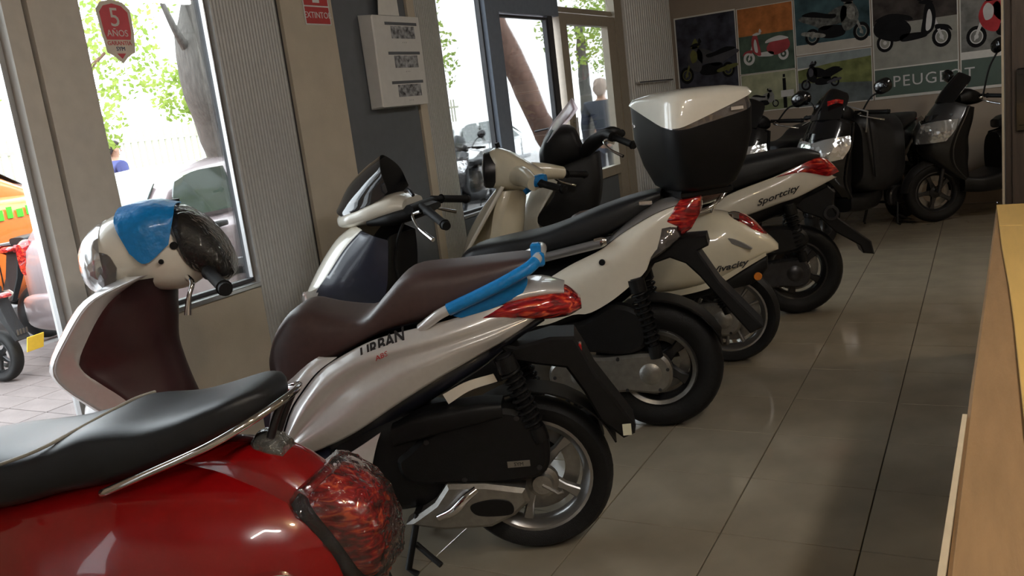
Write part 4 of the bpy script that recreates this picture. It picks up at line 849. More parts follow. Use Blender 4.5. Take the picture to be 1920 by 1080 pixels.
    ob('case_band', loft([rr(.176, .214, .20), rr(.180, .218, .262), rr(.180, .218, .30), rr(.172, .208, .345)]), 'smoke_lens', cs, 50)
    zf = lambda k: (lambda x, y: .262+.075*min(1, (abs(x-.184*1)/.368))**1.0*1+.012*k if y > -.3 else .3)
    low = lambda x, y: .234+.31*max(0, .184-x)+.30*max(0, .215-y)
    L0 = rr(.187, .225, 0, zf=lambda x, y: min(.343, low(x, y)))
    L1 = [(x*.985, y*.985, z+(.350-z)*.88) for x, y, z in L0]
    L2 = [(x*.93, y*.93, .364) for x, y, z in L0]; L3 = [(x*.6, y*.6, .380) for x, y, z in L0]; L4 = [(x*.1, y*.1, .386) for x, y, z in L0]
    ob('case_lid', loft([L0, L1, L2, L3, L4]), 'white', cs, 60)
    ob('case_latch', box((-.08, .222, .293), (.05, .012, .02), .004), 'chrome', cs)
    ob('case_mount', box((0, 0, -.012), (.22, .2, .03), .008), 'black', cs)
    return T
scooter_white_case()
# ------------------------------------------------------------------ cream scooter with brown seat
def scooter_cream():
    T = thing('scooter', 'cream scooter with brown seat, chrome rack and round headlight', 'scooter', (-1.141, 4.182, 0), PI+math.radians(10), 'scooters parked along the window')
    r = .245
    wheel(T, 'rear_wheel', 0, r, .18, .10, 12, 'rim_silver', sw=.008)
    front_end(T, 1.27, .245, .18, (1.05, .9), .09, 'rim_silver', 'cream')
    ob('rear_body', body([(-.255, .585, .56, .025), (-.22, .625, .55, .07), (-.16, .675, .53, .11), (-.08, .73, .48, .15), (0, .765, .44, .175), (.1, .775, .41, .19), (.25, .765, .385, .195), (.42, .72, .38, .18), (.58, .66, .38, .15), (.72, .60, .36, .12)], 40, 2.6, 3.0, 44, 0, .35), 'cream', T, 80)
    ob('body_trim', skin([[(.42, .188, .41), (.25, .203, .42), (.10, .198, .445), (0, .182, .478), (-.10, .15, .525), (-.20, .09, .562)], [(.42, .186, .385), (.25, .2, .392), (.10, .195, .415), (0, .178, .448), (-.10, .145, .500), (-.20, .085, .545)]], 24, 4, .008), 'cream', T, 60)
    ob('lower_skirt', body([(-.20, .545, .47, .07), (-.14, .53, .41, .10), (-.05, .49, .39, .12), (.1, .43, .36, .14), (.3, .40, .33, .14)], 18, 4, 4), 'black', T, 60)
    rf = ob('side_reflector', lathe([(0, .118), (.018, .117), (.020, .108)], 20, 'y', (-.157, 0, .452)), 'orange_lens', T)
    ob('tail_light', body([(-.055, .745, .69, .05), (-.085, .748, .675, .068), (-.14, .715, .64, .068), (-.185, .665, .615, .05), (-.205, .64, .61, .025)], 16, 3, 3), 'red_lens', T, 50)
    ob('lamp_bezel', body([(-.03, .755, .68, .05), (-.055, .757, .68, .070), (-.085, .75, .67, .074)], 8, 3, 3), 'chrome', T, 50)
    ob('side_scoop', prism(smooth_out([(.0, .66), (-.06, .648), (-.135, .605), (-.13, .594), (-.06, .62), (-.005, .645)], 36), .130, .155, .003), 'satin_grey', T)
    decal(T, 'Vivacity', .04, (.055, .505), (-.125, .535), .190, .150, 'ink', .4, off=.0008)
    ob('seat', body([(-.005, .885, .845, .05), (.015, .905, .83, .09), (.06, .915, .82, .12), (.15, .912, .795, .135), (.3, .89, .77, .14), (.45, .84, .75, .14), (.6, .825, .735, .13), (.72, .815, .73, .09), (.76, .79, .74, .04)], 34, 4, 3, 34, 0, .45), 'seat_brown', T, 60)
    half = [(.22, .135, .775), (.16, .15, .785), (.06, .145, .80), (0, .11, .83), (-.025, .05, .858), (-.03, 0, .865)]
    gr = ob('chrome_rack', tube(half+[(x, -y, z) for x, y, z in reversed(half[:-1])], .009, 12, 60), 'chrome', T)
    for y in (.05, -.05): ob('rack_stay', tube([(-.02, y, .855), (.03, y, .80), (.045, y, .765)], .008, 10, 10), 'chrome', gr)
    crankcase(T, r, .06, .12); shock(T, (.06, .12, .48), (-.01, .12, .28), .026); shock(T, (.06, -.12, .48), (-.01, -.12, .28), .026)
    ob('brake_drum', lathe([(0, .062), (.07, .06), (.085, .045), (.085, .02)], 30, 'y', (0, 0, r)), 'alu', T)
    ob('exhaust_muffler', tube([(.3, -.14, .22), (.1, -.15, .25), (-.15, -.15, .30)], [.03, .055, .05], 16, 12), 'alu', T)
    stand(T, .34, .2)
    ob('floorboard', body([(1.05, .34, .24, .14), (.95, .31, .22, .19), (.75, .31, .22, .19), (.62, .38, .24, .15)], 16, 5, 4), 'cream', T, 60)
    # leg shield flaring forward and down, pale rim on the near edge
    E0 = [(1.06, .15, .995), (1.12, .19, .90), (1.19, .21, .80), (1.26, .22, .70), (1.315, .21, .61), (1.30, .20, .50), (1.22, .18, .38), (1.12, .16, .30)]
    E1 = [(1.12, .07, .985), (1.20, .10, .89), (1.28, .12, .78), (1.33, .12, .68), (1.36, .12, .59), (1.34, .11, .48), (1.25, .10, .36), (1.14, .10, .28)]
    E2 = [(1.14, 0, .98), (1.23, 0, .88), (1.31, 0, .77), (1.36, 0, .67), (1.385, 0, .58), (1.36, 0, .47), (1.27, 0, .35), (1.16, 0, .27)]
    mr = lambda c: [(x, -y, z) for x, y, z in c]
    ob('leg_shield', skin([E0, E1, E2, mr(E1), mr(E0)], 30, 22, .012, False, (-1, 0, 0)), 'cream', T, 70)
    ob('shield_rim', tube(E0, .011, 10, 40), 'white', T); ob('shield_rim', tube(mr(E0), .011, 10, 40), 'white', T)
    ob('inner_leg_shield', skin([[(1.03, .12, .97), (1.07, .15, .88), (1.10, .165, .76), (1.14, .16, .64), (1.12, .15, .45)], [(.995, .05, .965), (1.02, .07, .87), (1.05, .08, .74), (1.09, .08, .62), (1.08, .08, .45)], [(.985, 0, .96), (1.01, 0, .86), (1.04, 0, .73), (1.08, 0, .61), (1.07, 0, .45)], [(.995, -.05, .965), (1.02, -.07, .87), (1.05, -.08, .74), (1.09, -.08, .62), (1.08, -.08, .45)], [(1.03, -.12, .97), (1.07, -.15, .88), (1.10, -.165, .76), (1.14, -.16, .64), (1.12, -.15, .45)]], 20, 18, .05, False, (1, 0, 0)), 'cream', T, 70)
    # headset
    ob('handlebar_cover', xf(body([(1.165, 1.165, .985, .075), (1.12, 1.19, .975, .10), (1.05, 1.165, .962, .115), (.98, 1.115, .95, .12), (.92, 1.07, .955, .11), (.885, 1.045, .975, .08)], 24, 2.8, 2.8), Matrix.Translation((1.05, 0, 0)) @ Matrix.Rotation(math.radians(12), 4, 'Z') @ Matrix.Translation((-1.05, 0, 0))), 'cream', T, 60)
    for sg in (-1, 1): ob('handlebar_arm', tube([(1.0, sg*.06, 1.04), (.93, sg*.16, 1.03), (.855, sg*.27, 1.005)], [.058, .05, .034], 14, 14), 'cream', T)
    RT = Matrix.Translation((1.05, 0, 0)) @ Matrix.Rotation(math.radians(20), 4, 'Z') @ Matrix.Translation((-1.05, 0, 0))
    h = ob('headlight', xf(lathe([(0, .02), (.05, .016), (.08, .0), (.083, -.05)], 32, 'x'), RT @ Matrix.Translation((1.185, 0, 1.082)) @ Matrix.Rotation(math.radians(-6), 4, 'Y')), 'clear_lens', T)
    ob('headlight_ring', xf(lathe([(.079, .012), (.092, .004), (.096, -.02), (.094, -.05), (.079, -.05)], 36, 'x', loop=True), RT @ Matrix.Translation((1.185, 0, 1.082)) @ Matrix.Rotation(math.radians(-6), 4, 'Y')), 'steel', h)
    grip(T, (.86, .245, 1.015), (.68, .36, .975), .018, False); grip(T, (.86, -.245, 1.0), (.76, -.42, .97), .018)
    ob('blue_tape', join(body([(.905, 1.015, .965, .03, .22), (.87, 1.04, .975, .045, .22), (.83, 1.05, .99, .045, .235), (.80, 1.045, 1.0, .03, .245)], 12, 3, 3), tube([(.885, .22, .985), (.92, .235, .965)], .014, 8)), 'tape', T, 50)
    ob('indicator_stub', tube([(1.09, .05, 1.19), (1.095, .055, 1.215)], .012, 10), 'black', T)
    return T
scooter_cream()
# ------------------------------------------------------------------ white scooter with black front, fourth in the row
def scooter_white_long():
    T = thing('scooter', 'white scooter with long black seat and black dash, beside the glass door', 'scooter', (-.99, 5.135, 0), PI+math.radians(18), 'scooters parked along the window')
    r = .262
    wheel(T, 'rear_wheel', 0, r, .165, .13, 5, 'rim_dark', sw=.02)
    front_end(T, 1.30, .25, .17, (1.15, .88), .10, 'rim_dark', 'white')
    top = [(.58, .14, .66), (.43, .15, .715), (.363, .15, .752), (.24, .145, .79), (.112, .138, .824), (-.01, .125, .865), (-.133, .10, .902)]
    mid = [(.60, .17, .60), (.44, .178, .66), (.36, .178, .695), (.24, .172, .735), (.10, .16, .775), (-.02, .14, .82), (-.17, .10, .87)]
    bot2 = [(.61, .168, .55), (.44, .172, .60), (.352, .168, .625), (.20, .16, .668), (.08, .148, .705), (-.05, .13, .745), (-.21, .098, .80)]
    bot = [(.60, .15, .52), (.44, .152, .575), (.352, .150, .603), (.20, .142, .642), (.08, .132, .675), (-.024, .12, .70), (-.237, .085, .785)]
    for mr in (False, True): ob('side_panel', skin([top, mid, bot2, bot], 30, 16, .006, mr), 'white', T, 70)
    for mr in (False, True): ob('tail_light', skin([[(.10, .142, .822), (-.02, .130, .868), (-.135, .108, .905), (-.19, .09, .888)], [(-.02, .14, .838), (-.09, .130, .856), (-.16, .115, .868), (-.235, .09, .838)], [(-.06, .132, .835), (-.12, .122, .818), (-.19, .108, .798), (-.25, .085, .815)]], 18, 8, .02, mr), 'red_lens', T, 60)
    ob('tail_cap', body([(-.08, .905, .86, .095), (-.15, .905, .845, .09), (-.21, .875, .82, .075), (-.245, .835, .805, .05)], 12, 3, 3), 'white', T, 60)
    decal(T, 'Sportcity', .045, (.214, .69), (-.03, .758), .178, .152, 'ink', .45, off=.0009)
    ob('seat', body([(.62, .80, .72, .06), (.55, .83, .72, .12), (.489, .845, .735, .15), (.42, .88, .745, .152), (.321, .935, .76, .15), (.16, .957, .80, .145), (.006, .967, .84, .13), (-.10, .952, .87, .11), (-.155, .93, .895, .08)], 34, 4, 3, 34, 0, .45), 'seat_black', T, 60)
    ob('inner_body', body([(.80, .68, .36, .11), (.6, .70, .34, .14), (.4, .72, .45, .14), (.2, .78, .55, .13), (0, .85, .62, .11), (-.12, .88, .72, .085), (-.2, .86, .78, .06)], 26), 'black', T, 60)
    crankcase(T, .262, .07, .13, 'steel')
    ob('air_box', prism(smooth_out([(.40, .52), (.163, .545), (-.019, .52), (-.06, .44), (.05, .385), (.30, .40)], 42), .06, .145, .016), 'black', T)
    shock(T, (.03, .125, .66), (-.03, .12, .33), .03); shock(T, (.03, -.125, .66), (-.03, -.12, .33), .03)
    ob('rear_mudguard', prism([(.02, .66), (-.10, .70), (-.19, .74), (-.23, .70), (-.21, .62), (-.24, .55), (-.41, .40), (-.425, .325), (-.365, .335), (-.35, .38), (-.22, .47), (-.14, .56), (-.05, .60)], -.07, .07, .007), 'black', T)
    ob('exhaust_muffler', tube([(.3, -.14, .24), (.1, -.16, .28), (-.2, -.17, .36)], [.035, .06, .055], 16, 12), 'steel', T)
    ob('tail_hook', join(lathe([(.028, .012), (.042, .012), (.042, -.012), (.028, -.012)], 24, 'y', (-.2, .075, .585), loop=True)), 'steel', T)
    stand(T, .36, .2)
    ob('floorboard', body([(1.15, .38, .24, .14), (1.0, .34, .22, .19), (.8, .35, .22, .19), (.66, .43, .24, .15)], 18, 5, 4), 'black', T, 60)
    # front: white fairing facets, black dash, windscreen
    mr_ = lambda c: [(x, -y, z) for x, y, z in c]
    Fa = [(1.30, .16, .96), (1.36, .18, .88), (1.42, .19, .80), (1.47, .185, .72), (1.43, .17, .62), (1.32, .16, .48)]
    Fb = [(1.42, .10, 1.0), (1.48, .11, .90), (1.53, .12, .80), (1.56, .11, .70), (1.52, .10, .58), (1.40, .09, .45)]
    Fc = [(1.46, 0, 1.02), (1.52, 0, .91), (1.57, 0, .80), (1.60, 0, .69), (1.56, 0, .57), (1.44, 0, .44)]
    ob('front_fairing', skin([Fa, Fb, Fc, mr_(Fb), mr_(Fa)], 24, 20, .01, False, (-1, 0, 0)), 'white', T, 40)
    Ia = [(1.24, .15, 1.02), (1.29, .175, .93), (1.31, .185, .86), (1.37, .19, .79), (1.44, .182, .715), (1.30, .165, .60), (1.2, .15, .46)]
    Ib = [(1.10, .10, 1.06), (1.10, .12, .96), (1.10, .13, .88), (1.13, .14, .78), (1.16, .14, .70), (1.14, .14, .58), (1.10, .13, .46)]
    Ic = [(1.07, 0, 1.07), (1.07, 0, .97), (1.08, 0, .88), (1.10, 0, .78), (1.12, 0, .70), (1.12, 0, .58), (1.08, 0, .46)]
    ob('inner_leg_shield', skin([Ia, Ib, Ic, mr_(Ib), mr_(Ia)], 24, 20, .03, False, (1, 0, 0)), 'black', T, 60)
    ob('dash', body([(1.42, 1.12, 1.0, .09), (1.38, 1.19, .99, .12), (1.33, 1.24, .99, .13), (1.27, 1.25, 1.0, .13), (1.21, 1.225, 1.02, .12), (1.175, 1.13, 1.03, .10)], 20, 3, 3), 'black', T, 60)
    ob('windscreen', skin([[(1.36, .13, 1.16), (1.30, .13, 1.22), (1.22, .11, 1.29), (1.185, .10, 1.33)], [(1.40, 0, 1.17), (1.34, 0, 1.26), (1.26, 0, 1.34), (1.205, 0, 1.395)], [(1.36, -.13, 1.16), (1.30, -.13, 1.22), (1.22, -.11, 1.29), (1.185, -.10, 1.33)]], 16, 14, .004, False, (-1, 0, 0)), 'screen_pink', T, 70)
    for sg in (1, -1): ob('handlebar_arm', tube([(1.16, sg*.08, 1.07), (1.09, sg*.14, 1.13), (1.01, sg*.20, 1.165), (.97, sg*.26, 1.155)], [.035, .045, .04, .028], 12, 14), 'black', T)
    grip(T, (.99, .22, 1.165), (.85, .37, 1.10), .019); grip(T, (1.02, -.22, 1.165), (.95, -.42, 1.14), .019)
    ob('ignition_lock', lathe([(0, .012), (.012, .012), (.014, 0)], 14, 'x', (1.095, .10, .905)), 'chrome', T)
    ob('clear_visor_rod', tube([(1.36, -.05, 1.235), (1.46, -.12, 1.225)], .006, 8), 'steel', T)
    return T
scooter_white_long()
# ------------------------------------------------------------------ dark scooters at the back of the shop
def dark_scooter(label, loc, ang, paint, steer=0, mirrors=((.93, .34, 1.20), (.93, -.34, 1.22)), lamp=True, visor='gloss_black', seatm='seat_black', box_=False):
    T = thing('scooter', label, 'scooter', loc, PI+math.radians(ang), 'dark scooters at the back wall')
    r = .255
    wheel(T, 'rear_wheel', 0, r, .165, .12, 5, 'rim_dark', sw=.02)
    e = wheel(T, 'front_wheel', 1.32, r, .165, .105, 5, 'rim_dark', turn=math.radians(steer), sw=.018)
    ob('fork', join(*[tube([(1.33, y, r), (1.30, y, r+.15), (1.18, y*.7, .85)], .018, 10) for y in (.08, -.08)]), 'steel', T)
    rings = []
    for i in range(16):
        a = math.radians(-5+125*i/15); R = r+.03; wd = .07-.02*abs(i-7)/8; c = (1.32+R*math.cos(a+.15), r+R*math.sin(a+.15)); ring = []
        for k in range(9):
            t = -1+2*k/8; ring.append((c[0]-.04*t*t*math.cos(a), wd*t, c[1]-.04*t*t*math.sin(a)))
        for k in range(8, -1, -1):
            t = -1+2*k/8; ring.append((c[0]-(.04*t*t+.006)*math.cos(a), wd*t*.95, c[1]-(.04*t*t+.006)*math.sin(a)))
        rings.append(ring)
    ob('front_mudguard', xf(loft(rings), Matrix.Translation((1.32, 0, 0)) @ Matrix.Rotation(math.radians(steer), 4, 'Z') @ Matrix.Translation((-1.32, 0, 0))), paint, T, 50)
    mr_ = lambda c: [(x, -y, z) for x, y, z in c]
    Fa = [(1.12, .19, .95), (1.18, .21, .85), (1.24, .215, .74), (1.27, .20, .62), (1.24, .17, .48), (1.12, .15, .34)]
    Fb = [(1.22, .11, 1.0), (1.31, .13, .88), (1.38, .14, .75), (1.40, .13, .63), (1.33, .11, .50), (1.18, .10, .36)]
    Fc = [(1.25, 0, 1.02), (1.36, 0, .89), (1.43, 0, .75), (1.45, 0, .63), (1.36, 0, .50), (1.2, 0, .37)]
    ob('front_fairing', skin([Fa, Fb, Fc, mr_(Fb), mr_(Fa)], 24, 22, .012, False, (-1, 0, 0)), paint, T, 60)
    ob('inner_leg_shield', skin([Fa, [(1.03, .12, .93), (1.06, .14, .82), (1.1, .14, .7), (1.1, .14, .58), (1.1, .13, .46), (1.08, .12, .34)], [(1.0, 0, .93), (1.04, 0, .82), (1.08, 0, .7), (1.08, 0, .58), (1.08, 0, .46), (1.06, 0, .34)], [(1.03, -.12, .93), (1.06, -.14, .82), (1.1, -.14, .7), (1.1, -.14, .58), (1.1, -.13, .46), (1.08, -.12, .34)], mr_(Fa)], 18, 18, .02, False, (1, 0, 0)), 'black', T, 60)
    if lamp:
        for sg in (1, -1):
            h = ob('headlight', skin([[(1.23, .215, .86), (1.37, .13, .855), (1.425, .012, .83)], [(1.27, .235, .775), (1.415, .145, .765), (1.462, .012, .755)], [(1.33, .20, .69), (1.43, .12, .68), (1.482, .010, .675)]], 12, 8, .02, sg < 0), 'clear_lens', T, 60)
        ob('lamp_surround', skin([[(1.26, .16, .86), (1.36, .07, .865), (1.39, 0, .85), (1.36, -.07, .865), (1.26, -.16, .86)], [(1.25, .165, .90), (1.34, .07, .905), (1.37, 0, .90), (1.34, -.07, .905), (1.25, -.165, .90)]], 16, 4, .01, False, (-1, 0, 0)), 'gloss_black', T)
    ob('visor', skin([[(1.22, .13, .99), (1.16, .14, 1.06), (1.08, .13, 1.14), (1.05, .10, 1.18)], [(1.29, 0, 1.0), (1.23, 0, 1.09), (1.14, 0, 1.18), (1.09, 0, 1.225)], [(1.22, -.13, .99), (1.16, -.14, 1.06), (1.08, -.13, 1.14), (1.05, -.10, 1.18)]], 16, 16, .006, False, (-1, 0, 0)), visor, T, 60)
    ob('handlebar_cover', body([(1.14, 1.06, .96, .11), (1.06, 1.09, .95, .13), (.98, 1.06, .95, .12), (.93, 1.02, .96, .08)], 14, 3, 3), 'black', T, 60)
    grip(T, (.98, .12, 1.02), (.90, .37, 1.0), .017); grip(T, (.98, -.12, 1.02), (.90, -.37, 1.0), .017)
    for (x, y, z) in mirrors:
        m = ob('mirror_stem', tube([(1.0, y*.55, 1.02), (x+.02, y*.75, (z+1.02)/2+.02), (x, y, z-.04)], .007, 8, 12), 'black', T)
        ob('mirror_head', xf(body([(-.02, .045, -.045, .05), (0, .06, -.055, .075), (.025, .045, -.04, .06), (.035, .02, -.02, .03)], 12, 2.6, 2.6), Matrix.Translation((x, y, z)) @ Matrix.Rotation(.35 if y > 0 else -.35, 4, 'X')), 'gloss_black', m, 60)
    ob('seat', body([(.78, .80, .73, .06), (.68, .83, .73, .13), (.5, .83, .74, .15), (.36, .86, .76, .15), (.24, .92, .78, .145), (.05, .94, .82, .13), (-.12, .93, .86, .09)], 26, 4, 3), seatm, T, 60)
    top = [(.76, .12, .70), (.5, .15, .74), (.2, .145, .80), (-.05, .12, .86), (-.22, .08, .88)]
    mid = [(.76, .17, .58), (.5, .19, .64), (.2, .18, .71), (-.05, .14, .80), (-.25, .09, .85)]
    bot = [(.74, .16, .44), (.5, .165, .50), (.2, .155, .60), (-.05, .12, .73), (-.24, .08, .82)]
    for q in (False, True): ob('side_panel', skin([top, mid, bot], 20, 10, .006, q), paint, T, 60)
    ob('inner_body', body([(.80, .70, .34, .12), (.5, .74, .36, .14), (.2, .80, .50, .13), (-.05, .86, .65, .1), (-.2, .87, .78, .07)], 18), 'black', T, 60)
    ob('floorboard', body([(1.14, .38, .24, .15), (1.0, .36, .22, .20), (.8, .40, .22, .20), (.66, .5, .24, .16)], 14, 5, 4), 'black', T, 60)
    ob('tail_light', body([(-.18, .865, .83, .08), (-.24, .87, .82, .07), (-.27, .85, .825, .05)], 8, 3, 3), 'red_lens', T)
    ob('plate_hanger', prism([(-.10, .78), (-.2, .80), (-.26, .60), (-.36, .42), (-.31, .40), (-.2, .58)], -.07, .07, .006), 'black', T)
    crankcase(T, r, .07, .12, 'steel'); stand(T, .36, .2)
    shock(T, (.04, .125, .66), (-.02, .12, .33), .03)
    return T
def on_axle(front, ang, wb=1.32):
    a = math.radians(ang); return (front[0]+wb*math.cos(a), front[1]+wb*math.sin(a), 0)
def build_back_row():
    a = dark_scooter('black scooter at the back, its mirror showing beside the white top case', on_axle((-1.78, 7.12), 72), 72, 'gloss_black', 0, ((.93, .36, 1.17), (.93, -.34, 1.19)))
    b = dark_scooter('black scooter with red visor trim under the road poster', on_axle((-1.16, 7.22), 68), 68, 'gloss_black', 8, ((.96, .35, 1.20), (.93, -.36, 1.17)))
    ob('visor_trim', skin([[(1.262, .06, 1.10), (1.21, .10, 1.115), (1.15, .12, 1.10)], [(1.24, .05, 1.135), (1.19, .095, 1.145), (1.13, .115, 1.13)]], 10, 4, .008), 'red_lens', b)
    ob('headlight_reflector', body([(1.31, .84, .76, .03, .17), (1.34, .83, .74, .05, .15), (1.37, .80, .74, .03, .13)], 8), 'clear_lens', b)
    ob('rack_frame', tube([(1.0, .22, .86), (1.02, .25, 1.02), (1.06, .10, 1.08), (1.06, -.10, 1.08)], .007, 8), 'rail_alu', b)
    bag = ob('leg_cover', body([(1.02, .98, .42, .20), (.9, 1.02, .36, .27), (.7, 1.0, .34, .30), (.5, .98, .36, .28), (.36, .94, .42, .2)], 24, 3.5, 4), 'seat_black', b, 60)
    for y in (.24, -.24): ob('cover_strap', tube([(.99, y, .99), (1.0, y*1.06, .9), (.98, y*1.1, .7), (.95, y*1.08, .5)], .008, 8, 14), 'black', b)
    c = dark_scooter('dark grey scooter with bright headlight beside the brown cabinet', on_axle((-.395, 8.16), 33), 33, 'darkgrey', -8, ((.97, .34, 1.40), (.97, -.34, 1.19)))
    ob('top_case', body([(.10, 1.20, .95, .16), (.04, 1.28, .95, .21), (-.15, 1.30, .95, .22), (-.32, 1.26, .95, .2), (-.36, 1.2, .96, .16)], 16, 4, 5), 'black', c, 60)
build_back_row()
# ------------------------------------------------------------------ the street outside
def build_ground():
    M['pave'] = mat('pavement_slab', (.14, .115, .11), .8, 0, 0, .12, 6, .2, 60)
    M['asphalt'] = mat('pavement_far', (.17, .16, .16), .9, 0, 0, .12, 3, .2, 60)
    g = struct('pavement', box((-16.5, 8, GZ-.07), (26.8, 50, .1)), 'asphalt')
    me = mesh('paving_slab', box((0, 0, 0), (.392, .192, .02), .003), 'pave')
    for i in range(10):
        for j in range(22):
            o = bpy.data.objects.new('paving_slab', me); COL.objects.link(o); o.parent = g
            o.location = (-3.4-.4*i, .6+.2*j, GZ-.012+random.uniform(-.001, .001))
    struct('trim_6', box((-3.11, 3, -.10), (.14, 12.4, .1), .005), 'pave')
build_ground()
def car(label, loc, rz, paint, extra=None):
    T = thing('car', label, 'car', loc, rz, 'cars in the street')
    ob('lower_body', body([(0, .72, .34, .60), (.03, .90, .26, .74), (.12, .99, .22, .80), (.5, 1.01, .2, .84), (2.5, .99, .2, .845), (2.95, .94, .2, .835), (3.6, .82, .22, .80), (3.92, .70, .27, .68), (4.0, .6, .32, .5)], 40, 5, 6, 44, 0, .6), paint, T, 60)
    ob('cabin', body([(.10, 1.0, .90, .70), (.20, 1.14, .9, .70), (.42, 1.33, .9, .66), (.75, 1.39, .9, .645), (1.4, 1.41, .9, .64), (1.95, 1.37, .9, .65), (2.5, 1.12, .9, .70), (2.8, .96, .9, .70)], 34, 4.5, 6, 44, 0, .25), paint, T, 60)
    G = 'car_glass'
    for sg in (1, -1):
        mr = sg < 0
        ob('side_window', skin([[(.42, .688, 1.28), (.62, .672, 1.335), (.93, .664, 1.345)], [(.36, .715, 1.16), (.62, .70, 1.17), (.95, .695, 1.17)], [(.40, .725, 1.03), (.62, .722, 1.02), (.97, .720, 1.02)]], 10, 8, .012, mr), G, T, 60)
        ob('side_window', skin([[(1.03, .664, 1.345), (1.5, .662, 1.345), (1.9, .675, 1.30)], [(1.05, .695, 1.17), (1.6, .695, 1.17), (2.15, .705, 1.15)], [(1.07, .720, 1.02), (1.7, .722, 1.01), (2.40, .725, 1.0)]], 10, 8, .012, mr), G, T, 60)
        for x in (.52, 1.55): ob('door_handle', xf(body([(0, .02, -.02, .014), (.08, .024, -.024, .02), (.17, .02, -.02, .014)], 8), Matrix.Translation((x, sg*.85, .93))), 'black', T)
        ob('side_moulding', box((1.45, sg*.848, .62), (2.1, .02, .06), .006), 'satin_grey', T)
        for x in (.98, 2.2): ob('door_gap', tube([(x, sg*.846, .99), (x-.02, sg*.85, .6), (x-.02, sg*.835, .32)], .006, 6), 'black', T)
        for x in (.72, 3.22):
            w = wheel(T, 'car_wheel', x, .30, .20, .18, 7, 'rim_silver', y=sg*.76, disc=False)
        ob('tail_lamp', xf(body([(0, .94, .70, .05), (.05, .97, .68, .07), (.12, .96, .72, .05)], 8), Matrix.Translation((.02, sg*.70, 0))), 'red_lens', T)
    ob('rear_window', skin([[(.34, .56, 1.285), (.345, 0, 1.30), (.34, -.56, 1.285)], [(.235, .59, 1.18), (.235, 0, 1.19), (.235, -.59, 1.18)], [(.135, .62, 1.045), (.13, 0, 1.045), (.135, -.62, 1.045)]], 12, 8, .012, False, (1, 0, 0)), G, T, 60)
    ob('windscreen', skin([[(2.08, .56, 1.335), (2.10, 0, 1.345), (2.08, -.56, 1.335)], [(2.42, .60, 1.18), (2.45, 0, 1.19), (2.42, -.60, 1.18)], [(2.74, .64, 1.0), (2.78, 0, 1.0), (2.74, -.64, 1.0)]], 12, 8, .012, False, (-1, 0, 0)), G, T, 60)
    ob('bumper', body([(-.06, .52, .30, .55), (-.03, .56, .27, .74), (.08, .56, .26, .82)], 8, 5, 5), paint, T, 60)
    for sg in (1, -1): ob('headlight', xf(body([(3.70, .78, .64, .06), (3.86, .74, .60, .10), (3.93, .68, .58, .06)], 8), Matrix.Translation((0, sg*.62, 0))), 'clear_lens', T)
    return T
def build_cars():
    M['car_silver'] = mat('car_paint_pale', (.30, .245, .255), .3, .3, 1, .03)
    M['car_orange'] = mat('car_paint_orange', (.75, .17, .03), .35, 0, 1, .05)
    M['car_white'] = mat('car_paint_white', (.8, .8, .8), .3, 0, 1, .02)
    car('pale silver hatchback parked outside the left window', (-5.86, 3.98, GZ), PI/2, 'car_silver')
    o = car('orange car with green lettering seen through the far left window', (-8.95, 2.3, GZ), PI/2, 'car_orange'); o.scale = (1.1, 1.05, 1.32)
    gm = mat('green_lettering', (.08, .5, .03), .5)
    for i in range(9): ob('lettering', box((2.1+.09*i, -.852, .84+.012*(i % 2)), (.05+.02*((i*7) % 3)/3, .004, .06+.03*((i*5) % 4)/4), .001), gm, o)
    ob('roof_rack', box((1.2, 0, 1.43), (.9, .9, .04), .01), 'black', o)
    car('white car in the bright street beyond the glass door', (-8.5, 12.4, GZ), PI/2, 'car_white')
build_cars()
def build_street_scooters():
    a = dark_scooter('white scooter with yellow plate on the pavement at far left', (-6.35, 3.55, GZ), 10, 'white'); a.scale = (.76, .76, .76); a['group'] = 'scooters in the street'
    ob('number_plate', box((-.345, .0, .50), (.006, .19, .15), .002), mat('yellow_plate', (.85, .55, .05), .5), a).rotation_euler = (0, -.3, 0)
    for i in range(4): ob('plate_mark', box((-.352, -.05+.034*i, .49), (.004, .018, .05), .0005), 'dark_text', a).rotation_euler = (0, 0, 0)
    b = dark_scooter('red and black scooter parked beside the orange car', (-7.45, 4.65, GZ), -82, 'red'); b['group'] = 'scooters in the street'
    c = dark_scooter('dark scooter parked outside the shop windows near the doorway', (-6.9, 12.2, GZ), 90, 'darkgrey'); c['group'] = 'scooters in the street'
build_street_scooters()
# ------------------------------------------------------------------ trees, fence
def mat_leaf(name, c1, c2):
    m = bpy.data.materials.new(name); m.use_nodes = True; t = m.node_tree; t.nodes.clear()
    o = t.nodes.new('ShaderNodeOutputMaterial'); d = t.nodes.new('ShaderNodeBsdfDiffuse'); tr = t.nodes.new('ShaderNodeBsdfTranslucent'); mx = t.nodes.new('ShaderNodeMixShader'); mx.inputs[0].default_value = .5
    tc = t.nodes.new('ShaderNodeTexCoord'); n = t.nodes.new('ShaderNodeTexNoise'); n.inputs['Scale'].default_value = 3; r = t.nodes.new('ShaderNodeValToRGB')
    r.color_ramp.elements[0].color = list(c1)+[1]; r.color_ramp.elements[1].color = list(c2)+[1]; r.color_ramp.elements[0].position = .35; r.color_ramp.elements[1].position = .65
    t.links.new(tc.outputs['Object'], n.inputs['Vector']); t.links.new(n.outputs['Fac'], r.inputs[0])
    for q in (d, tr): t.links.new(r.outputs[0], q.inputs[0])
    t.links.new(d.outputs[0], mx.inputs[1]); t.links.new(tr.outputs[0], mx.inputs[2]); t.links.new(mx.outputs[0], o.inputs[0])
    return m
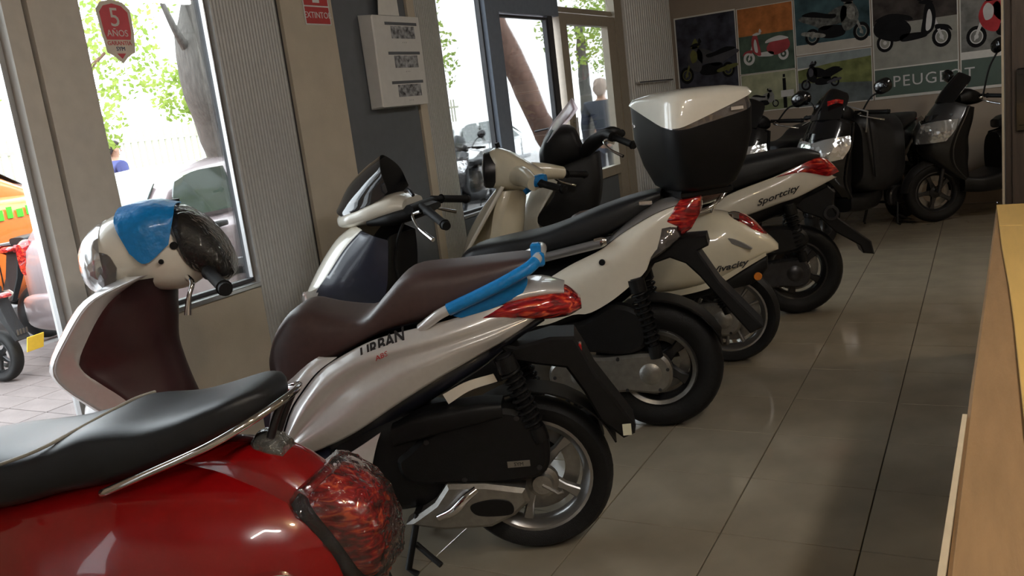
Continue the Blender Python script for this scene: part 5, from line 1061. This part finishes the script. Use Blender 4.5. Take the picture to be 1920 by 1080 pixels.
def foliage(rnd, centers, n, size):
    v = []; f = []
    for i in range(n):
        c, R = rnd.choice(centers)
        while True:
            p = Vector((rnd.uniform(-1, 1), rnd.uniform(-1, 1), rnd.uniform(-1, 1)))
            if p.length < 1: break
        p = Vector(c)+p*R; a = Vector((rnd.gauss(0, 1), rnd.gauss(0, 1), rnd.gauss(0, 1))).normalized(); b = a.orthogonal().normalized(); s = size*rnd.uniform(.6, 1.4); k = len(v)
        v += [tuple(p-a*s), tuple(p+b*s*.55-a*s*.1), tuple(p+a*s), tuple(p-b*s*.55-a*s*.1)]; f.append((k, k+1, k+2, k+3))
    return v, f
def tree(label, base, path, radii, crown, nleaf, size, leafm, barkm, seed, branches=()):
    rnd = random.Random(seed)
    T = thing('tree', label, 'tree', base, 0, 'trees in the street')
    L = lambda p: (p[0]-base[0], p[1]-base[1], p[2]-base[2])
    g = tube([L(p) for p in path], radii, 14, 30)
    g = ([(x+.015*math.sin(9*z+7*y)+rnd.uniform(-.008, .008), y+.015*math.sin(11*z+5*x)+rnd.uniform(-.008, .008), z) for x, y, z in g[0]], g[1])
    ob('trunk', g, barkm, T, 60)
    for pts, r in branches: ob('branch', tube([L(p) for p in pts], r, 8, 14), barkm, T, 60)
    me = mesh('foliage', foliage(rnd, [(L(c), R) for c, R in crown], nleaf, size), leafm, None)
    o = ob('foliage', me, leafm, T); o['kind'] = 'stuff'
    return T
def build_trees():
    M['leaf'] = mat_leaf('leaf_fresh_green', (.10, .20, .03), (.26, .36, .07)); M['leaf2'] = mat_leaf('leaf_pale_green', (.20, .30, .06), (.38, .46, .12))
    M['bark'] = mat('bark_grey', (.085, .078, .07), .85, 0, 0, .35, 14, .8, 20, stretch=(3, 3, .5)); M['bark2'] = mat('bark_brown', (.17, .095, .07), .85, 0, 0, .3, 10, .8, 20, stretch=(3, 3, .5))
    tree('thick leaning grey tree trunk behind the pale hatchback', (-7.6, 7.6, GZ), [(-7.6, 7.6, GZ), (-7.5, 7.35, 1.0), (-7.4, 7.15, 1.6), (-7.3, 6.95, 2.3), (-7.3, 7.2, 3.2), (-7.3, 7.5, 5.0)], [.40, .33, .31, .33, .26, .18],
         [((-7.3, 7.4, 5.2), 1.6)], 2000, .06, 'leaf', 'bark', 1, branches=[([(-7.3, 6.98, 2.35), (-7.2, 7.1, 2.1), (-7.1, 7.05, 1.75)], [.03, .022, .012]), ([(-7.3, 6.7, 2.4), (-7.2, 6.5, 2.6), (-7.2, 6.35, 3.0)], [.05, .03, .02]), ([(-7.3, 7.0, 2.2), (-7.15, 7.3, 2.35), (-7.1, 7.5, 2.2)], [.025, .02, .01])])
    tree('slender leafy tree in front of the park fence', (-10.6, 7.2, GZ), [(-10.6, 7.2, GZ), (-10.6, 7.25, 1.5), (-10.5, 7.2, 3.2)], [.13, .11, .07],
         [((-10.2, 6.6, 2.9), .75), ((-10.0, 7.3, 3.6), .9), ((-10.2, 8.2, 2.7), .6), ((-10.4, 8.6, 3.8), .8), ((-10.2, 7.5, 1.9), .5), ((-10.3, 9.2, 2.2), .45)], 2600, .045, 'leaf2', 'bark2', 2, branches=[([(-10.5, 7.22, 2.0), (-10.4, 7.6, 2.4), (-10.3, 8.1, 2.8)], [.05, .035, .02]), ([(-10.55, 7.22, 1.7), (-10.4, 6.9, 2.3), (-10.3, 6.6, 2.9)], [.05, .035, .02])])
    tree('pale green tree behind the white car', (-14, 16, GZ), [(-14, 16, GZ), (-14, 16.1, 2), (-13.9, 16, 4)], [.2, .17, .1],
         [((-13.8, 15.6, 4.0), 1.6), ((-13.5, 17.5, 3.4), 1.4), ((-13, 14.5, 3.2), 1.2), ((-13.2, 19.5, 3.0), 1.3), ((-14, 20, 4.4), 1.4)], 4500, .07, 'leaf2', 'bark', 4)
    tree('leaning brown tree trunk seen through the glass door', (-5.75, 12.6, GZ), [(-5.75, 12.6, GZ), (-5.7, 12.0, .6), (-5.6, 11.25, 1.25), (-5.6, 10.9, 1.8), (-5.6, 10.4, 2.4), (-5.6, 9.8, 3.4), (-5.7, 9.5, 5)], [.22, .18, .15, .145, .16, .14, .12],
         [((-5.8, 9.9, 5.2), 1.3)], 1500, .06, 'leaf', 'bark2', 5)
    tree('bushy green tree beyond the doorway at the far end', (-9, 21, GZ), [(-9, 21, GZ), (-9, 21, 2), (-9, 21, 3.5)], [.2, .18, .1],
         [((-8.6, 20.5, 3.3), 1.3), ((-8.3, 22, 2.8), 1.1), ((-8.6, 22.5, 4.2), 1.2)], 3000, .06, 'leaf2', 'bark', 6)
    F = thing('park_fence', 'pale vertical bar park fence far behind the cars', 'fence', (-12.4, 8, GZ), 0)
    fm = mat('fence_paint', (.42, .42, .30), .6)
    bars = [box((0, -6+.14*i, 1.0), (.03, .03, 1.9)) for i in range(130)]
    o = ob('fence_bars', join(*bars), fm, F); o['kind'] = 'stuff'
    for z in (.2, 1.75): ob('fence_rail', box((0, 3.1, z), (.05, 18.3, .05)), fm, F)
build_trees()
# ------------------------------------------------------------------ people in the street
def skinned(name, joints, edges, m, parent, root=0, sub=2):
    me = bpy.data.meshes.new(name); bm = bmesh.new(); ly = bm.verts.layers.skin.verify(); vs = []
    for i, (p, r) in enumerate(joints):
        v = bm.verts.new(p); v[ly].radius = (r[0], r[1]) if isinstance(r, tuple) else (r, r); v[ly].use_root = (i == root); vs.append(v)
    for a, b in edges: bm.edges.new((vs[a], vs[b]))
    bm.to_mesh(me); bm.free()
    o = bpy.data.objects.new(name, me); COL.objects.link(o); o.parent = parent
    o.modifiers.new('skin', 'SKIN').use_smooth_shade = True
    s = o.modifiers.new('sub', 'SUBSURF'); s.levels = sub; s.render_levels = sub
    me.materials.append(M[m]); return o
def person(label, loc, rz, jacket, trousers, hair, hairlong=False):
    M['skin_tone'] = M.get('skin_tone') or mat('skin_tone', (.45, .26, .18), .5)
    T = thing('person', label, 'person', loc, rz)
    J = [((0, 0, .95), (.13, .10)), ((0, 0, 1.15), (.14, .11)), ((0, 0, 1.36), (.15, .11)), ((0, 0, 1.47), .06), ((.01, 0, 1.54), .058), ((.015, 0, 1.62), (.085, .095)), ((.01, 0, 1.70), (.075, .085)),
         ((0, .18, 1.40), .07), ((.0, .25, 1.15), .05), ((.06, .24, .92), .038), ((.08, .235, .84), .035), ((0, -.18, 1.40), .07), ((.0, -.25, 1.15), .05), ((.06, -.24, .92), .038), ((.08, -.235, .84), .035),
         ((0, .09, .88), .085), ((.02, .10, .48), .06), ((-.01, .10, .09), .042), ((.11, .11, .04), .035), ((0, -.09, .88), .085), ((.02, -.10, .48), .06), ((-.01, -.10, .09), .042), ((.11, -.11, .04), .035)]
    E = [(0, 1), (1, 2), (2, 3), (3, 4), (4, 5), (5, 6), (2, 7), (7, 8), (8, 9), (9, 10), (2, 11), (11, 12), (12, 13), (13, 14), (0, 15), (15, 16), (16, 17), (17, 18), (0, 19), (19, 20), (20, 21), (21, 22)]
    # five short fingers per hand
    for h, sg in ((10, 1), (14, -1)):
        for k, (dx, dl) in enumerate(((.025, .075), (.008, .085), (-.008, .08), (-.024, .065))):
            b = len(J); J.append(((.08+dx, sg*.238, .80), .010)); J.append(((.085+dx, sg*.232, .80-dl*.5), .009)); J.append(((.075+dx, sg*.224, .80-dl), .007)); E += [(h, b), (b, b+1), (b+1, b+2)]
        b = len(J); J.append(((.115, sg*.225, .83), .011)); J.append(((.128, sg*.215, .79), .009)); E += [(h, b), (b, b+1)]
    skinned('body', J, E, 'skin_tone', T)
    jk = [((0, 0, .86), (.165, .125)), ((0, 0, 1.0), (.165, .125)), ((0, 0, 1.18), (.175, .13)), ((0, 0, 1.38), (.175, .125)), ((0, 0, 1.47), (.075, .075)), ((0, .19, 1.41), .085), ((0, .255, 1.15), .068), ((.055, .245, .93), .052), ((0, -.19, 1.41), .085), ((0, -.255, 1.15), .068), ((.055, -.245, .93), .052)]
    skinned('jacket', jk, [(0, 1), (1, 2), (2, 3), (3, 4), (3, 5), (5, 6), (6, 7), (3, 8), (8, 9), (9, 10)], jacket, T)
    tr = [((0, 0, .93), (.14, .11)), ((0, .09, .84), .10), ((.02, .10, .48), .078), ((-.01, .10, .10), .06), ((0, -.09, .84), .10), ((.02, -.10, .48), .078), ((-.01, -.10, .10), .06)]
    skinned('trousers', tr, [(0, 1), (1, 2), (2, 3), (0, 4), (4, 5), (5, 6)], trousers, T)
    for sg in (1, -1): ob('shoe', body([(-.07, .08, 0, .035, sg*.10), (0, .10, 0, .045, sg*.10), (.1, .07, 0, .048, sg*.105), (.19, .04, 0, .03, sg*.105)], 12, 2.5, 4), 'black', T, 60)
    hr = ob('hair', body([(-.10, 1.62, 1.54, .05), (-.085, 1.70, 1.53, .078), (-.03, 1.755, 1.58 if not hairlong else 1.5, .088), (.04, 1.76, 1.68, .08), (.085, 1.73, 1.69, .05)], 14, 2.3, 2.3), hair, T, 60)
    for sg in (1, -1): ob('ear', xf(body([(-.015, .03, -.02, .006), (0, .036, -.03, .012), (.015, .025, -.015, .006)], 6), Matrix.Translation((.0, sg*.088, 1.62))), 'skin_tone', T)
    ob('nose', tube([(.10, 0, 1.635), (.118, 0, 1.60), (.098, 0, 1.595)], [.008, .013, .008], 8), 'skin_tone', T)
    for sg in (1, -1): ob('eye', lathe([(0, .012), (.01, .008), (.012, 0)], 12, 'x', (.088, sg*.032, 1.64)), 'ink', T)
    ob('mouth', box((.095, 0, 1.555), (.012, .045, .01), .003), 'maroon', T)
    return T
def build_people():
    M['suit'] = mat('navy_suit', (.022, .028, .045), .8, 0, 0, .1, 40); M['hair_grey'] = mat('short_grey_hair', (.30, .23, .19), .8); M['hair_dark'] = mat('dark_hair', (.03, .02, .02), .7)
    M['blue_top'] = mat('blue_top', (.06, .07, .22), .8)
    person('man in a dark navy suit standing beyond the glass door', (-4.5, 11.0, GZ), math.radians(105), 'suit', 'suit', 'hair_grey')
    person('person in a blue top walking behind the pale hatchback', (-11, 8.4, GZ), math.radians(75), 'blue_top', 'suit', 'hair_dark')
build_people()
